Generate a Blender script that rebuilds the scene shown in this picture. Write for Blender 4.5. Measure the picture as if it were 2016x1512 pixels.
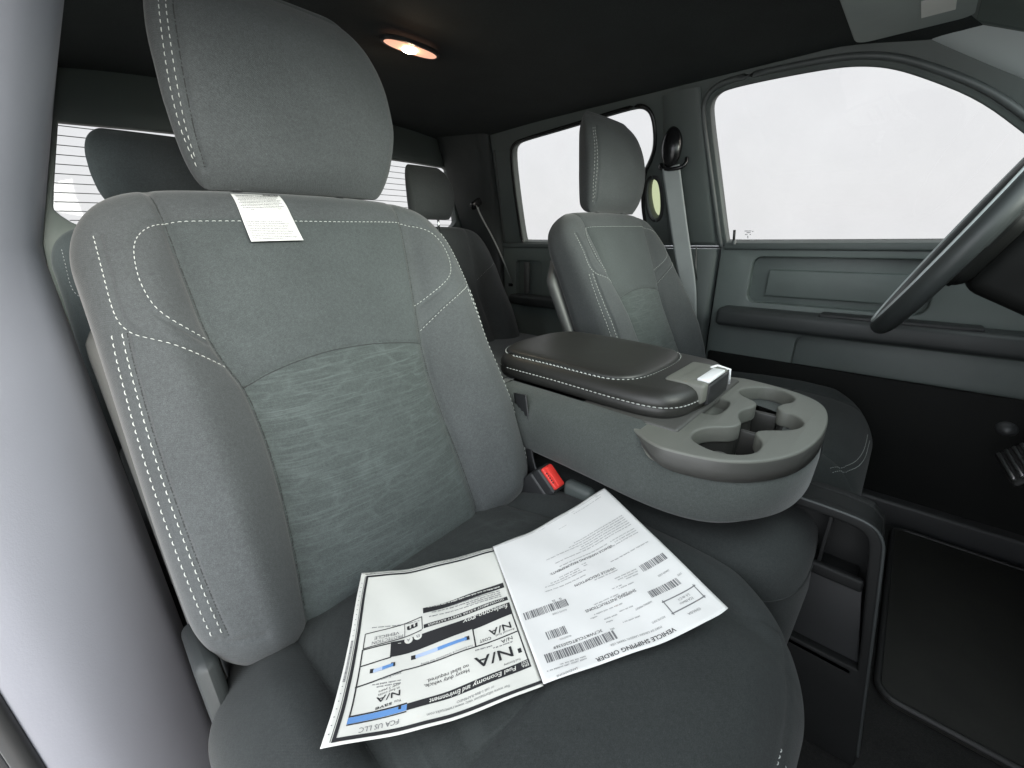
import bpy, bmesh, math, random
import numpy as np
from mathutils import Vector, Matrix
random.seed(7); rng=np.random.default_rng(7)
for o in list(bpy.data.objects): bpy.data.objects.remove(o)
scene=bpy.context.scene; COL=scene.collection

# ---------------------------------------------------------------- camera, sky, sun, exposure
cd=bpy.data.cameras.new('camera'); cam=bpy.data.objects.new('camera',cd); COL.objects.link(cam)
cd.sensor_width=36.0; cd.lens=14.526; cd.clip_start=0.01; cd.clip_end=2000
cam.matrix_world=Matrix(((0.6826470,0.2533889,-0.6854102,-0.264),(-0.7306214,0.2191903,-0.6466436,-0.564),(-0.0136171,0.9422047,0.3347609,0.800),(0,0,0,1)))
scene.camera=cam
SUN_EL,SUN_AZ=math.radians(19),math.radians(-178)     # azimuth measured from +Y (rear) towards +X (driver side)
w=bpy.data.worlds.new('World'); scene.world=w; w.use_nodes=True
nt=w.node_tree; nt.nodes.clear()
out=nt.nodes.new('ShaderNodeOutputWorld'); bg=nt.nodes.new('ShaderNodeBackground')
sky=nt.nodes.new('ShaderNodeTexSky'); sky.sky_type='NISHITA'; sky.sun_disc=False
sky.sun_elevation=SUN_EL; sky.sun_rotation=SUN_AZ; sky.dust_density=4.0; sky.air_density=1.0
mx=nt.nodes.new('ShaderNodeMix'); mx.data_type='RGBA'; mx.inputs['Factor'].default_value=0.92
mx.inputs['B'].default_value=(8.0,8.3,8.8,1)          # even cloud cover over the clear sky
nt.links.new(sky.outputs[0],mx.inputs['A']); nt.links.new(mx.outputs['Result'],bg.inputs['Color'])
bg.inputs['Strength'].default_value=0.10; nt.links.new(bg.outputs[0],out.inputs[0])
sl=bpy.data.lights.new('sun','SUN'); so=bpy.data.objects.new('sun',sl); COL.objects.link(so)
sl.energy=2.6; sl.angle=math.radians(38); sl.color=(1,.96,.90)
sd=Vector((math.sin(SUN_AZ)*math.cos(SUN_EL),math.cos(SUN_AZ)*math.cos(SUN_EL),math.sin(SUN_EL)))
so.rotation_euler=sd.to_track_quat('Z','Y').to_euler()
scene.view_settings.view_transform='Standard'; scene.view_settings.look='None'
scene.view_settings.exposure=2.3; scene.view_settings.gamma=1.0
scene.render.engine='CYCLES'
scene.cycles.max_bounces=10; scene.cycles.diffuse_bounces=6; scene.cycles.transparent_max_bounces=12

# ---------------------------------------------------------------- materials
MATS={}
def nodes(name):
    m=bpy.data.materials.new(name); m.use_nodes=True; t=m.node_tree
    return m,t,t.nodes['Principled BSDF'],t.links
def coord(t,scale=(1,1,1),kind='Object'):
    tc=t.nodes.new('ShaderNodeTexCoord'); mp=t.nodes.new('ShaderNodeMapping'); mp.inputs['Scale'].default_value=scale
    t.links.new(tc.outputs[kind],mp.inputs['Vector']); return mp.outputs[0]
def noise(t,vec,scale,detail=2,rough=.5,dist=0):
    n=t.nodes.new('ShaderNodeTexNoise'); n.inputs['Scale'].default_value=scale; n.inputs['Detail'].default_value=detail
    n.inputs['Roughness'].default_value=rough; n.inputs['Distortion'].default_value=dist
    t.links.new(vec,n.inputs['Vector']); return n.outputs['Fac']
def ramp(t,fac,stops):
    r=t.nodes.new('ShaderNodeValToRGB'); e=r.color_ramp.elements
    while len(e)<len(stops): e.new(.5)
    for k,(p,c) in enumerate(stops):
        e[k].position=p; e[k].color=(*c,1) if len(c)==3 else c
    t.links.new(fac,r.inputs[0]); return r.outputs[0]
def bump(t,h,strength,dist,prev=None):
    b=t.nodes.new('ShaderNodeBump'); b.inputs['Strength'].default_value=strength; b.inputs['Distance'].default_value=dist
    t.links.new(h,b.inputs['Height'])
    if prev is not None: t.links.new(prev,b.inputs['Normal'])
    return b.outputs[0]
def mathn(t,op,a,b=None):
    n=t.nodes.new('ShaderNodeMath'); n.operation=op
    for i,x in enumerate((a,b)):
        if x is None: continue
        if isinstance(x,(int,float)): n.inputs[i].default_value=x
        else: t.links.new(x,n.inputs[i])
    return n.outputs[0]
def vmul(c,k): return tuple(min(1,x*k) for x in c)
def surf(name,col,rough=.6,grain=0,gscale=300,gdist=.0005,var=.12,vscale=6,metal=0,spec=.5,sheen=0,coat=0):
    """plain painted / moulded surface: soft colour drift, fine grain relief"""
    m,t,p,l=nodes(name); v=coord(t)
    n1=noise(t,v,vscale,4,.6)
    l.new(ramp(t,n1,[(.25,vmul(col,1-var)),(.75,vmul(col,1+var))]),p.inputs['Base Color'])
    p.inputs['Roughness'].default_value=rough; p.inputs['Metallic'].default_value=metal
    p.inputs['Specular IOR Level'].default_value=spec
    if sheen: p.inputs['Sheen Weight'].default_value=sheen; p.inputs['Sheen Roughness'].default_value=.4
    if coat: p.inputs['Coat Weight'].default_value=coat
    if grain: l.new(bump(t,noise(t,v,gscale,3,.6),grain,gdist),p.inputs['Normal'])
    MATS[name]=m; return m
def fabric(name,col,pattern=False,speck=.24,sheen=.16):
    m,t,p,l=nodes(name); v=coord(t)
    fine=noise(t,v,1100,2,.7); mid=noise(t,v,260,3,.65); big=noise(t,v,9,4,.6)
    f=mathn(t,'ADD',mathn(t,'MULTIPLY',fine,.55),mathn(t,'ADD',mathn(t,'MULTIPLY',mid,.25),mathn(t,'MULTIPLY',big,.2)))
    base=ramp(t,f,[(.33,vmul(col,1-speck*1.5)),(.5,col),(.67,vmul(col,1+speck*2))])
    wv=t.nodes.new('ShaderNodeTexWave'); wv.inputs['Scale'].default_value=190; wv.inputs['Distortion'].default_value=1.2
    wv.bands_direction='DIAGONAL'; l.new(v,wv.inputs['Vector'])
    h=mathn(t,'ADD',fine,mathn(t,'MULTIPLY',wv.outputs['Fac'],.25))
    if pattern:
        v2=coord(t,(17,0,62)); vo=t.nodes.new('ShaderNodeTexVoronoi'); vo.feature='DISTANCE_TO_EDGE'; vo.inputs['Scale'].default_value=1.0; vo.inputs['Randomness'].default_value=.8
        wob=noise(t,coord(t,(60,0,60)),1.0,2,.5); ad=t.nodes.new('ShaderNodeVectorMath'); ad.operation='ADD'; l.new(v2,ad.inputs[0])
        cb=t.nodes.new('ShaderNodeCombineXYZ'); l.new(mathn(t,'MULTIPLY',wob,.5),cb.inputs[0]); l.new(mathn(t,'MULTIPLY',wob,.7),cb.inputs[2]); l.new(cb.outputs[0],ad.inputs[1]); l.new(ad.outputs[0],vo.inputs['Vector'])
        line=ramp(t,vo.outputs['Distance'],[(.0,(1,1,1)),(.13,(0,0,0))])
        v3=coord(t,(13,0,420)); st=noise(t,v3,1.0,2,.6)
        sr=ramp(t,st,[(.50,(0,0,0)),(.68,(1,1,1))])
        # the woven figure is denser at the side of the panel
        fac=mathn(t,'MINIMUM',mathn(t,'ADD',mathn(t,'MULTIPLY',line,.20),mathn(t,'MULTIPLY',sr,.30)),1.0)
        mk=noise(t,coord(t,(7,7,7)),1.0,2,.5); mk=ramp(t,mk,[(.36,(.25,.25,.25)),(.62,(1,1,1))])
        fac=mathn(t,'MULTIPLY',fac,mk)
        mixn=t.nodes.new('ShaderNodeMix'); mixn.data_type='RGBA'; l.new(fac,mixn.inputs['Factor'])
        l.new(base,mixn.inputs['A']); mixn.inputs['B'].default_value=(*vmul(col,2.3),1); base=mixn.outputs['Result']
        h=mathn(t,'ADD',h,mathn(t,'MULTIPLY',fac,1.2))
    l.new(base,p.inputs['Base Color']); p.inputs['Roughness'].default_value=.92
    p.inputs['Sheen Weight'].default_value=sheen; p.inputs['Sheen Roughness'].default_value=.45
    p.inputs['Specular IOR Level'].default_value=.25
    l.new(bump(t,h,.35,.0006),p.inputs['Normal']); MATS[name]=m; return m
fabric('seat_fabric',(.0525,.0575,.0592)); fabric('insert_fabric',(.047,.0540,.0545)); fabric('pattern_fabric',(.045,.0535,.0525),True); fabric('shaded_fabric',(.027,.0305,.0300),False,.24,.06); fabric('shaded_insert_fabric',(.026,.0295,.0285),True,.24,.06)  # cushion cloths are darker copies of the seat cloth, shade in their colour
fabric('console_fabric',(.060,.068,.064)); fabric('headliner_fabric',(.017,.021,.021),False,.34,.05)
fabric('carpet_fabric',(.011,.011,.0105),False,.6,.05)
surf('vinyl',(.022,.022,.020),.42,.35,420,.0004,.08)
surf('tray_plastic',(.140,.144,.126),.52,.5,900,.0003,.06)
surf('band_plastic',(.065,.065,.060),.45,.3,900,.0003,.06)
surf('cup_plastic',(.030,.030,.027),.38,.1,500,.0003,.1)
surf('trim_plastic',(.078,.092,.088),.5,.35,700,.0003,.08)
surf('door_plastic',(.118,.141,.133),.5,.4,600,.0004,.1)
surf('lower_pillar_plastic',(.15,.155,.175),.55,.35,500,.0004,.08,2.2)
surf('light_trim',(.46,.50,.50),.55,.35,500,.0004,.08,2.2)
surf('hazed_plastic',(.28,.29,.335),.55,.35,500,.0004,.08,2.2)  # pale lilac colour imitates lens haze over the passenger side trim
surf('dark_plastic',(.020,.021,.022),.5,.3,600,.0003,.1)
surf('gloss_black',(.010,.010,.011),.22,0,1,.001,.1)
surf('rubber',(.012,.012,.012),.6,.2,300,.0005,.1)
surf('bin_plastic',(.010,.0105,.0105),.6,.3,600,.0003,.1,spec=.2)
surf('near_black_plastic',(.009,.0095,.009),.65,.3,600,.0003,.1,spec=.15)  # near-black: footwell shade on the door, plain colour on the column
surf('mat_rubber',(.009,.009,.007),.7,.4,160,.001,.35,14)
surf('shell_plastic',(.075,.078,.076),.5,.3,600,.0003,.08)
surf('seal_rubber',(.09,.10,.10),.4,0,1,.001,.1)
surf('thread',(.40,.42,.40),.7,.3,900,.0003,.12,40)
surf('seam_shadow',(.018,.020,.020),.9)
surf('chrome',(.86,.87,.88),.18,0,1,.001,.03,5,1.0)
surf('steel',(.55,.55,.56),.28,0,1,.001,.1,5,1.0)
surf('red_button',(.72,.045,.035),.38,.1,400,.0003,.06)
surf('webbing',(.25,.27,.27),.6,.0,1,.001,.1)
surf('paper_white',(.69,.685,.67),.75,.15,220,.0003,.035,14)
surf('tag_paper',(.58,.58,.57),.75,.15,220,.0003,.03,14)
surf('paper_cream',(.67,.665,.615),.75,.15,220,.0003,.035,14)
surf('ink',(.018,.018,.02),.7); surf('ink_grey',(.16,.16,.165),.7); surf('ink_pale',(.34,.34,.34),.7)
surf('ink_blue',(.12,.27,.56),.7)
surf('visor_fabric',(.30,.34,.33),.8,.4,800,.0004,.08)
surf('label_white',(.7,.71,.68),.6)
surf('dash_plastic',(.030,.034,.034),.5,.4,500,.0004,.12)
surf('wheel_leather',(.036,.041,.041),.46,.3,700,.0003,.1)
surf('concrete',(.30,.295,.28),.85,.5,30,.01,.15,.7)
def glass(name,tint,gl=.012,rough=.02):
    m=bpy.data.materials.new(name); m.use_nodes=True; t=m.node_tree; t.nodes.clear()
    o=t.nodes.new('ShaderNodeOutputMaterial'); a=t.nodes.new('ShaderNodeBsdfTransparent'); g=t.nodes.new('ShaderNodeBsdfGlossy')
    x=t.nodes.new('ShaderNodeMixShader'); x.inputs[0].default_value=gl
    v=coord(t); n=noise(t,v,5,3,.6)
    t.links.new(ramp(t,n,[(.3,vmul(tint,.985)),(.7,vmul(tint,1.015))]),a.inputs[0])
    g.inputs['Roughness'].default_value=rough; g.inputs[0].default_value=(.9,.9,.9,1)
    t.links.new(a.outputs[0],x.inputs[1]); t.links.new(g.outputs[0],x.inputs[2]); t.links.new(x.outputs[0],o.inputs[0]); MATS[name]=m
GT=.474
glass('tinted_glass',(GT,GT*.985,GT*.965)); glass('green_glass',(GT*.83,GT*.86,GT*.66)); glass('clear_glass',(.86,.90,.88),.03)
def emit(name,col,k):
    m,t,p,l=nodes(name); p.inputs['Base Color'].default_value=(*vmul(col,.8),1)
    p.inputs['Emission Color'].default_value=(*col,1); p.inputs['Emission Strength'].default_value=k
    p.inputs['Roughness'].default_value=.3; MATS[name]=m
emit('bulb_glow',(1,.86,.62),30.0); emit('lens_glow',(1,.50,.34),.20)

# ---------------------------------------------------------------- cushion shapes
import numpy as np, math
def smst(t): t=np.clip(t,0,1); return t*t*(3-2*t)
def resample(P,n,wt=None):
    d=np.linalg.norm(np.diff(P,axis=0),axis=1)
    if wt is not None: d=d*0.5*(wt[1:]+wt[:-1])
    c=np.r_[0,np.cumsum(d)]; t=np.linspace(0,c[-1],n)
    return np.stack([np.interp(t,c,P[:,k]) for k in range(P.shape[1])],1)
def superloop(hw,df,db,n,front,m=720):
    """closed section, (u,d): front profile added on the front half"""
    a=np.linspace(-np.pi/2,1.5*np.pi,m)
    c,s=np.cos(a),np.sin(a)
    u=hw*np.sign(c)*np.abs(c)**(2/n)
    dm=0.5*(df+db);h=0.5*(df-db)
    d=dm+h*np.sign(s)*np.abs(s)**(2/n)
    k=np.clip(s,0,1)**.35
    d=d+front(u)*k
    return u,d,k
BT=np.array([0,.438,.899]);BN=np.array([0,-.899,.438]);BO=np.array([0,-.130,.365])
B_SB,B_ST=-.03,.574
_gs=np.array([-.05,0,.05,.10,.15,.20,.25,.30,.34,.38,.45,.52,.6])
US_L=(_gs,np.array([.1616,.1616,.1542,.1473,.1415,.1376,.1372,.1402,.1518,.1577,.1587,.1605,.1615]))
US_R=(_gs,np.array([.1161,.1161,.1175,.1172,.1159,.1143,.1153,.1226,.1324,.1405,.1556,.1663,.1683]))
def back_grid(nr=230,nc=420):
    e1=B_SB+.05*(1-np.cos(np.linspace(0,np.pi/2,16)))
    e2=B_ST-.05*(1-np.cos(np.linspace(np.pi/2,0,18)))
    S=np.r_[e1,np.linspace(e1[-1],e2[0],nr-32)[1:-1],e2]
    rows=[];UV=[]
    for s in S:
        t=np.clip((s-(B_ST-.11))/.11,0,1); tb=np.clip((B_SB+.10-s)/.10,0,1)
        hw=.262-.105*(1-math.sqrt(1-t*t))-.08*(1-math.sqrt(1-tb*tb))-.010*smst((s-.1)/.4)
        te=np.clip((s-(B_ST-.05))/.05,0,1); be=np.clip((B_SB+.05-s)/.05,0,1)
        f=math.sqrt(max(1-te*te,0))*math.sqrt(max(1-be*be,0))
        df=-.055+.055*f; db=-.055-.06*f
        B=np.interp(s,[-.05,0,.08,.16,.25,.36,.44,.50,.56],[.02,.035,.052,.062,.058,.040,.030,.015,.002])*f
        usl=float(np.interp(s,*US_L)); usr=float(np.interp(s,*US_R))
        def front(u,B=B):
            a=np.abs(u); us=np.where(u<0,usl,usr)
            up=smst((a-us+.012)/(.205-us+.012))
            pad=-.006*np.exp(-((a-us)/.012)**2)*min(1,B/.02)
            mid=.006*(1-np.clip(a/us,0,1)**2)
            lum=.010*math.exp(-((s-.16)/.11)**2)*np.clip(1-(a/us)**2,0,1)
            return B*up+pad+(mid+lum)*f
        u,d,k=superloop(hw,df,db,3.4,front)
        u=np.where(u>0,u*(1+.07*smst((s-.25)/.15)),u)
        P=np.stack([u,d,k],1)
        P=resample(P,nc+1,np.where(k>.05,1.,.35))[:-1]
        rows.append(P)
    G=np.array(rows)           # nr,nc,(u,d,k)
    SS=np.repeat(S[:len(G),None],nc,1)
    W=BO+G[...,0:1]*np.array([1.,0,0])+SS[...,None]*BT+G[...,1:2]*BN
    return W,G[...,0],SS,G[...,2]
def cush_top(y): return np.interp(y,[-.66,-.60,-.55,-.48,-.40,-.30,-.22,-.13,-.02,.05],[.30,.352,.374,.386,.391,.388,.381,.366,.34,.32])
C_YF,C_YB=-.590,.02
def cush_grid(nr=200,nc=360):
    e1=C_YF+.07*(1-np.cos(np.linspace(0,np.pi/2,26)))
    Yv=np.r_[e1,np.linspace(e1[-1],C_YB,nr-26)[1:]]
    rows=[]
    for y in Yv:
        t=np.clip((C_YF+.15-y)/.15,0,1)
        hw=.284-.12*(1-math.sqrt(1-t*t))-.04*smst((y+.16)/.12)
        te=np.clip((C_YF+.07-y)/.07,0,1); f=math.sqrt(max(1-te*te,0))
        zt=float(cush_top(y)); zm=.27
        df=zm+(zt-zm)*f; db=zm-.10*f
        B=.026*smst((y-C_YF-.02)/.1)*(1-.75*smst((y+.2)/.1))
        def front(u,B=B,f=f):
            a=np.abs(u)
            return B*smst((a-.165)/.06)-.004*np.exp(-((a-.18)/.012)**2)*f+.006*(1-np.clip(a/.18,0,1)**2)*f
        u,d,k=superloop(hw,df,db,3.6,front)
        P=np.stack([u,d,k],1); P=resample(P,nc+1,np.where(k>.05,1.,.35))[:-1]; rows.append(P)
    G=np.array(rows); YY=np.repeat(Yv[:,None],nc,1)
    W=np.stack([G[...,0],YY,G[...,1]],-1)
    return W,G[...,0],YY,G[...,2]
# headrest: rows along h (up), local frame tilted little
HO=np.array([0,.110,.868]);HT=np.array([0,.17,.985]);HN=np.array([0,-.985,.17])
H_H=.262
def head_grid(nr=110,nc=260):
    h=H_H*.5*(1-np.cos(np.linspace(0,np.pi,nr)))
    rows=[]
    for s in h:
        q=s/H_H
        t=np.clip((q-.55)/.45,0,1);tb=np.clip((.22-q)/.22,0,1)
        hw=.129+.010*smst(q/.45)-.056*(1-math.sqrt(1-t*t))-.022*(1-math.sqrt(1-tb*tb))
        te=np.clip((q-.80)/.20,0,1);be=np.clip((.14-q)/.14,0,1)
        f=math.sqrt(max(1-te*te,0))*math.sqrt(max(1-be*be,0))
        dm=-.025; df=dm+f*(.025+.030*max(0,math.sin(np.pi*min(1,q*1.05)))**.8); db=dm-(.055-.02*q)*f
        def front(u): return -.010*np.clip(np.abs(u)/hw,0,1)**2*f+.002*np.exp(-((np.abs(u)-hw*.86)/.01)**2)*f
        u,d,k=superloop(hw,df,db,3.2,front);u=u*(1-(.15+.12*smst(q/.8))*smst((df-d)/(df-db+1e-6)));u=np.where(u>0,u*(1.34+.10*smst(q/.45)),u)+.004
        P=np.stack([u,d,k],1);P=resample(P,nc+1,np.where(k>.05,1.,.6))[:-1];rows.append(P)
    G=np.array(rows);SS=np.repeat(h[:,None],nc,1)
    W=HO+G[...,0:1]*np.array([1.,0,0])+SS[...,None]*HT+G[...,1:2]*HN
    return W,G[...,0],SS,G[...,2]
# ---------------------------------------------------------------- helpers
def props(o,label=None,cat=None,group=None,kind=None):
    if label: o['label']=label
    if cat: o['category']=cat
    if group: o['group']=group
    if kind: o['kind']=kind
    return o
def thing(name,loc,label,cat,group=None):
    o=bpy.data.objects.new(name,None); COL.objects.link(o); o.location=loc; o.empty_display_size=.05
    return props(o,label,cat,group)
def wloc(o):
    v=Vector(o.location)
    while o.parent: o=o.parent; v+=o.location
    return v
def mesh(name,V,Fc,mat,parent=None,smooth=True,origin=None):
    V=np.asarray(V,float)
    if parent is not None: org=np.array(wloc(parent)); loc=(0,0,0)
    else: org=np.array(origin if origin is not None else V.mean(0)); loc=org
    me=bpy.data.meshes.new(name); me.from_pydata((V-org).tolist(),[],[list(map(int,f)) for f in Fc]); me.update()
    if smooth: me.polygons.foreach_set('use_smooth',[True]*len(me.polygons))
    for m in (mat if isinstance(mat,(list,tuple)) else [mat]): me.materials.append(MATS[m])
    o=bpy.data.objects.new(name,me); COL.objects.link(o)
    if parent is not None: o.parent=parent
    else: o.location=loc
    return o
def sharp(o,ang=35):
    me=o.data
    me.set_sharp_from_angle(angle=math.radians(ang)); return o
def bm_obj(name,bm,mat,parent=None,smooth=True,ang=35):
    bmesh.ops.recalc_face_normals(bm,faces=bm.faces); bm.verts.index_update()
    V=[v.co[:] for v in bm.verts]; Fc=[[v.index for v in f.verts] for f in bm.faces]; bm.free()
    o=mesh(name,V,Fc,mat,parent,smooth)
    if smooth: sharp(o,ang)
    return o
def grid_faces(nr,nc,closed=True):
    r=np.arange(nr-1)[:,None]; c=np.arange(nc if closed else nc-1)[None]
    a=r*nc+c; b=r*nc+(c+1)%nc
    return np.stack([a,b,b+nc,a+nc],-1).reshape(-1,4)
def loft(name,W,mat,parent=None,closed=True,caps=True):
    nr,nc=W.shape[:2]; Fc=grid_faces(nr,nc,closed).tolist()
    if caps and closed: Fc+= [list(range(nc))[::-1], [ (nr-1)*nc+i for i in range(nc)]]
    o=mesh(name,W.reshape(-1,3),Fc,mat,parent)
    bm=bmesh.new(); bm.from_mesh(o.data); bmesh.ops.recalc_face_normals(bm,faces=bm.faces); bm.to_mesh(o.data); bm.free()
    return o
def box(bm,lo,hi,bev=.0,seg=2,mat4=None):
    r=bmesh.ops.create_cube(bm,size=1.0); vs=r['verts']
    lo=Vector(lo); hi=Vector(hi)
    for v in vs: v.co=Vector((lo[i]+(v.co[i]+.5)*(hi[i]-lo[i]) for i in range(3)))
    if bev:
        es=list({e for v in vs for e in v.link_edges})
        rr=bmesh.ops.bevel(bm,geom=es,offset=bev,segments=seg,affect='EDGES',profile=.5)
        vs=list({v for f in rr['faces'] for v in f.verts}|{v for v in vs if v.is_valid})
    if mat4 is not None:
        for v in vs: v.co=mat4@v.co
    return vs
def boxo(name,lo,hi,mat,parent=None,bev=.004,seg=2,mat4=None):
    bm=bmesh.new(); box(bm,lo,hi,bev,seg,mat4); return bm_obj(name,bm,mat,parent)
def frames(P,up=(0,0,1)):
    P=np.asarray(P,float); T=np.gradient(P,axis=0); T/=np.linalg.norm(T,axis=1)[:,None]+1e-12
    A=np.cross(T,np.array(up)); n=np.linalg.norm(A,axis=1)[:,None]
    A=np.where(n>1e-4,A/(n+1e-12),np.array([1.,0,0])); B=np.cross(A,T); return T,A,B
def tube_vf(P,r,k=8,r2=None,up=(0,0,1),closed=False):
    P=np.asarray(P,float); T,A,B=frames(P,up)
    a=np.linspace(0,2*np.pi,k,endpoint=False); r=np.broadcast_to(np.asarray(r,float),(len(P),)); q=r if r2 is None else np.broadcast_to(np.asarray(r2,float),(len(P),))
    W=P[:,None]+A[:,None]*(np.cos(a)[None,:,None]*r[:,None,None])+B[:,None]*(np.sin(a)[None,:,None]*q[:,None,None])
    if closed: W=np.concatenate([W,W[:1]])
    F_=grid_faces(len(W),k).tolist()
    if not closed: F_+=[list(range(k))[::-1],[(len(P)-1)*k+i for i in range(k)]]
    return W.reshape(-1,3),F_
def tube(name,P,r,mat,parent=None,k=8,r2=None,up=(0,0,1)):
    V,F_=tube_vf(P,r,k,r2,up); return mesh(name,V,F_,mat,parent)
def joinvf(L):
    V=[];F_=[];n=0
    for v,f in L:
        V.append(np.asarray(v)); F_+=[[i+n for i in q] for q in f]; n+=len(v)
    return np.concatenate(V),F_
def smooth_poly(P,n=120,closed=True,it=2):
    P=np.asarray(P,float)
    for _ in range(it):
        Q=np.roll(P,-1,0) if closed else P[1:]
        B=P if closed else P[:-1]
        N=np.stack([.75*B+.25*Q,.25*B+.75*Q],1).reshape(-1,P.shape[1])
        P=N if closed else np.concatenate([P[:1],N,P[-1:]])
    return P
def inset(P,d):
    P=np.asarray(P,float); T=np.roll(P,-1,0)-np.roll(P,1,0); T/=np.linalg.norm(T,axis=1)[:,None]+1e-12; Nn=np.stack([-T[:,1],T[:,0]],1)
    a=.5*np.sum(P[:,0]*np.roll(P[:,1],-1)-np.roll(P[:,0],-1)*P[:,1]); return P+Nn*d*(1 if a>0 else -1)
def cap_rows(row,rise=0.0):
    """rows that close a lofted top: the outline drawn in towards its middle"""
    c=row.mean(0); out=[]
    for t in (.25,.5,.75,.9,.97,.9995):
        q=row*(1-t)+c*t; q[:,2]+=rise*math.sin(t*math.pi/2); out.append(q)
    return out
def rrect(x0,y0,x1,y1,r,k=6):
    out=[]
    for cx,cy,a0 in ((x1-r,y1-r,0),(x0+r,y1-r,90),(x0+r,y0+r,180),(x1-r,y0+r,270)):
        for i in range(k+1):
            a=math.radians(a0+90*i/k); out.append((cx+r*math.cos(a),cy+r*math.sin(a)))
    return out
def sheet(name,loops,thick,M4,mat,parent=None,bev=.0):
    """flat panel with real holes: filled 2D outline(s), extruded, bevelled, placed by M4"""
    cu=bpy.data.curves.new(name,'CURVE'); cu.dimensions='2D'; cu.fill_mode='BOTH'; cu.extrude=thick/2; cu.bevel_depth=bev; cu.bevel_resolution=2
    for L in loops:
        s=cu.splines.new('POLY'); s.points.add(len(L)-1); s.use_cyclic_u=True
        for p,q in zip(s.points,L): p.co=(q[0],q[1],0,1)
    o=bpy.data.objects.new(name+'_tmp',cu); COL.objects.link(o)
    dg=bpy.context.evaluated_depsgraph_get(); me=bpy.data.meshes.new_from_object(o.evaluated_get(dg))
    V=[(M4@v.co)[:] for v in me.vertices]; Fc=[list(p.vertices) for p in me.polygons]
    bpy.data.objects.remove(o); bpy.data.curves.remove(cu); bpy.data.meshes.remove(me)
    bm=bmesh.new(); bv=[bm.verts.new(v) for v in V]
    for f in Fc:
        try: bm.faces.new([bv[i] for i in f])
        except ValueError: pass
    bmesh.ops.remove_doubles(bm,verts=bm.verts,dist=1e-5)
    return bm_obj(name,bm,mat,parent)

# ================================================================ the setting
props(mesh('ground',[(-60,-60,-.78),(60,-60,-.78),(60,60,-.78),(-60,60,-.78)],[(0,1,2,3)],'concrete',origin=(0,0,-.78)),kind='structure')
SL=.35; SN=math.sqrt(1+SL*SL)
def side_mat(driver):
    x0=1.27 if driver else -.39; s=-SL if driver else SL
    nx=(1/SN,0,SL/SN) if driver else (-1/SN,0,SL/SN)
    return Matrix(((0,s/SN,nx[0],x0),(1,0,0,0),(0,1/SN,nx[2],.77),(0,0,0,1)))
DS,PS=side_mat(True),side_mat(False)
def yt(L): return [(y,(z-.77)*SN) for y,z in L]
def shift(M4,d): return M4@Matrix.Translation((0,0,d))
fwin=smooth_poly([(-.104,.774),(-.100,.778),(-.067,.977),(-.041,1.127),(-.043,1.156),(-.060,1.173),(-.093,1.180),(-.191,1.180),(-.320,1.175),(-.378,1.167),(-.434,1.151),(-.499,1.119),(-.589,1.067),(-.669,1.000),(-.86,.83),(-.93,.777),(-.90,.774)],it=2)
rwin=smooth_poly([(.770,.779),(.782,.785),(.761,.981),(.737,1.128),(.710,1.154),(.661,1.161),(.429,1.171),(.192,1.184),(.150,1.178),(.128,1.150),(.125,1.081),(.141,1.041),(.172,1.001),(.184,.907),(.176,.832),(.166,.783),(.175,.779)],it=2)
oval=smooth_poly([(.132,.987),(.113,.968),(.110,.885),(.126,.853),(.152,.866),(.163,.930),(.155,.978)],it=2)
def off(L,d): return inset(L,-d).tolist()
# floor and tunnel
fx=np.linspace(-.42,1.30,60); fy=np.linspace(-1.25,1.15,80)
Wf=np.array([[(x,y,.0+.0015*math.sin(31*x+9*y)+.002*math.sin(17*y-8*x)) for x in fx] for y in fy])
props(mesh('floor',Wf.reshape(-1,3),grid_faces(80,60,False),'carpet_fabric'),kind='structure')
# headliner: crowned roof lining
xs=np.linspace(-1,1,49); ys=np.linspace(-.56,1.12,60)
def roofz(xn,y): return 1.247-.055*abs(xn)**3.2-.010*smst((y-.5)/.6)-.030*smst((-y-.30)/.26)
Wh=np.array([[(.44+.712*x,y,roofz(x,y)) for x in xs] for y in ys])
hl=mesh('headliner',Wh.reshape(-1,3),grid_faces(60,49,False),'headliner_fabric'); props(hl,kind='structure')
md=hl.modifiers.new('thickness','SOLIDIFY'); md.thickness=.012; md.offset=1
# rear wall of the cab with its window opening
rw=[(-.36,0),(-.36,.78),(-.20,1.14),(-.16,1.235),(1.04,1.235),(1.08,1.14),(1.24,.78),(1.24,0)]
rhole=smooth_poly([(-.168,1.085),(-.165,1.095),(.45,1.112),(1.060,1.108),(1.085,1.095),(1.110,.885),(1.108,.866),(1.075,.842),(1.06,.838),(-.17,.838),(-.196,.842),(-.228,.876),(-.229,.892)],it=1)
RM=Matrix(((1,0,0,0),(0,0,1,1.10),(0,1,0,0),(0,0,0,1)))
props(sheet('rear_wall',[rw,rhole],.03,RM,'trim_plastic',bev=.003),kind='structure')
t=thing('rear_window',(.44,1.10,.84),'rear window glass crossed by thin defroster lines behind the rear seats','window')
sheet('glass_pane',[off(rhole,.012)],.004,shift(RM,.012),'tinted_glass',t)
L=[]
for k in range(11):
    z=.858+.0225*k; x0,x1=np.interp(z,[.84,.88,1.10],[-.185,-.226,-.168]),np.interp(z,[.84,.88,1.10],[1.07,1.108,1.083])
    xx=np.linspace(x0,x1,24); P=np.stack([xx,np.full(24,1.1045),z+.003*np.cos((xx-.44)*2.2)],1); L.append(tube_vf(P,.0011,5))
V,Fc=joinvf(L); o=mesh('defroster_line',V,Fc,'dark_plastic',t); o['kind']='stuff'
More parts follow.
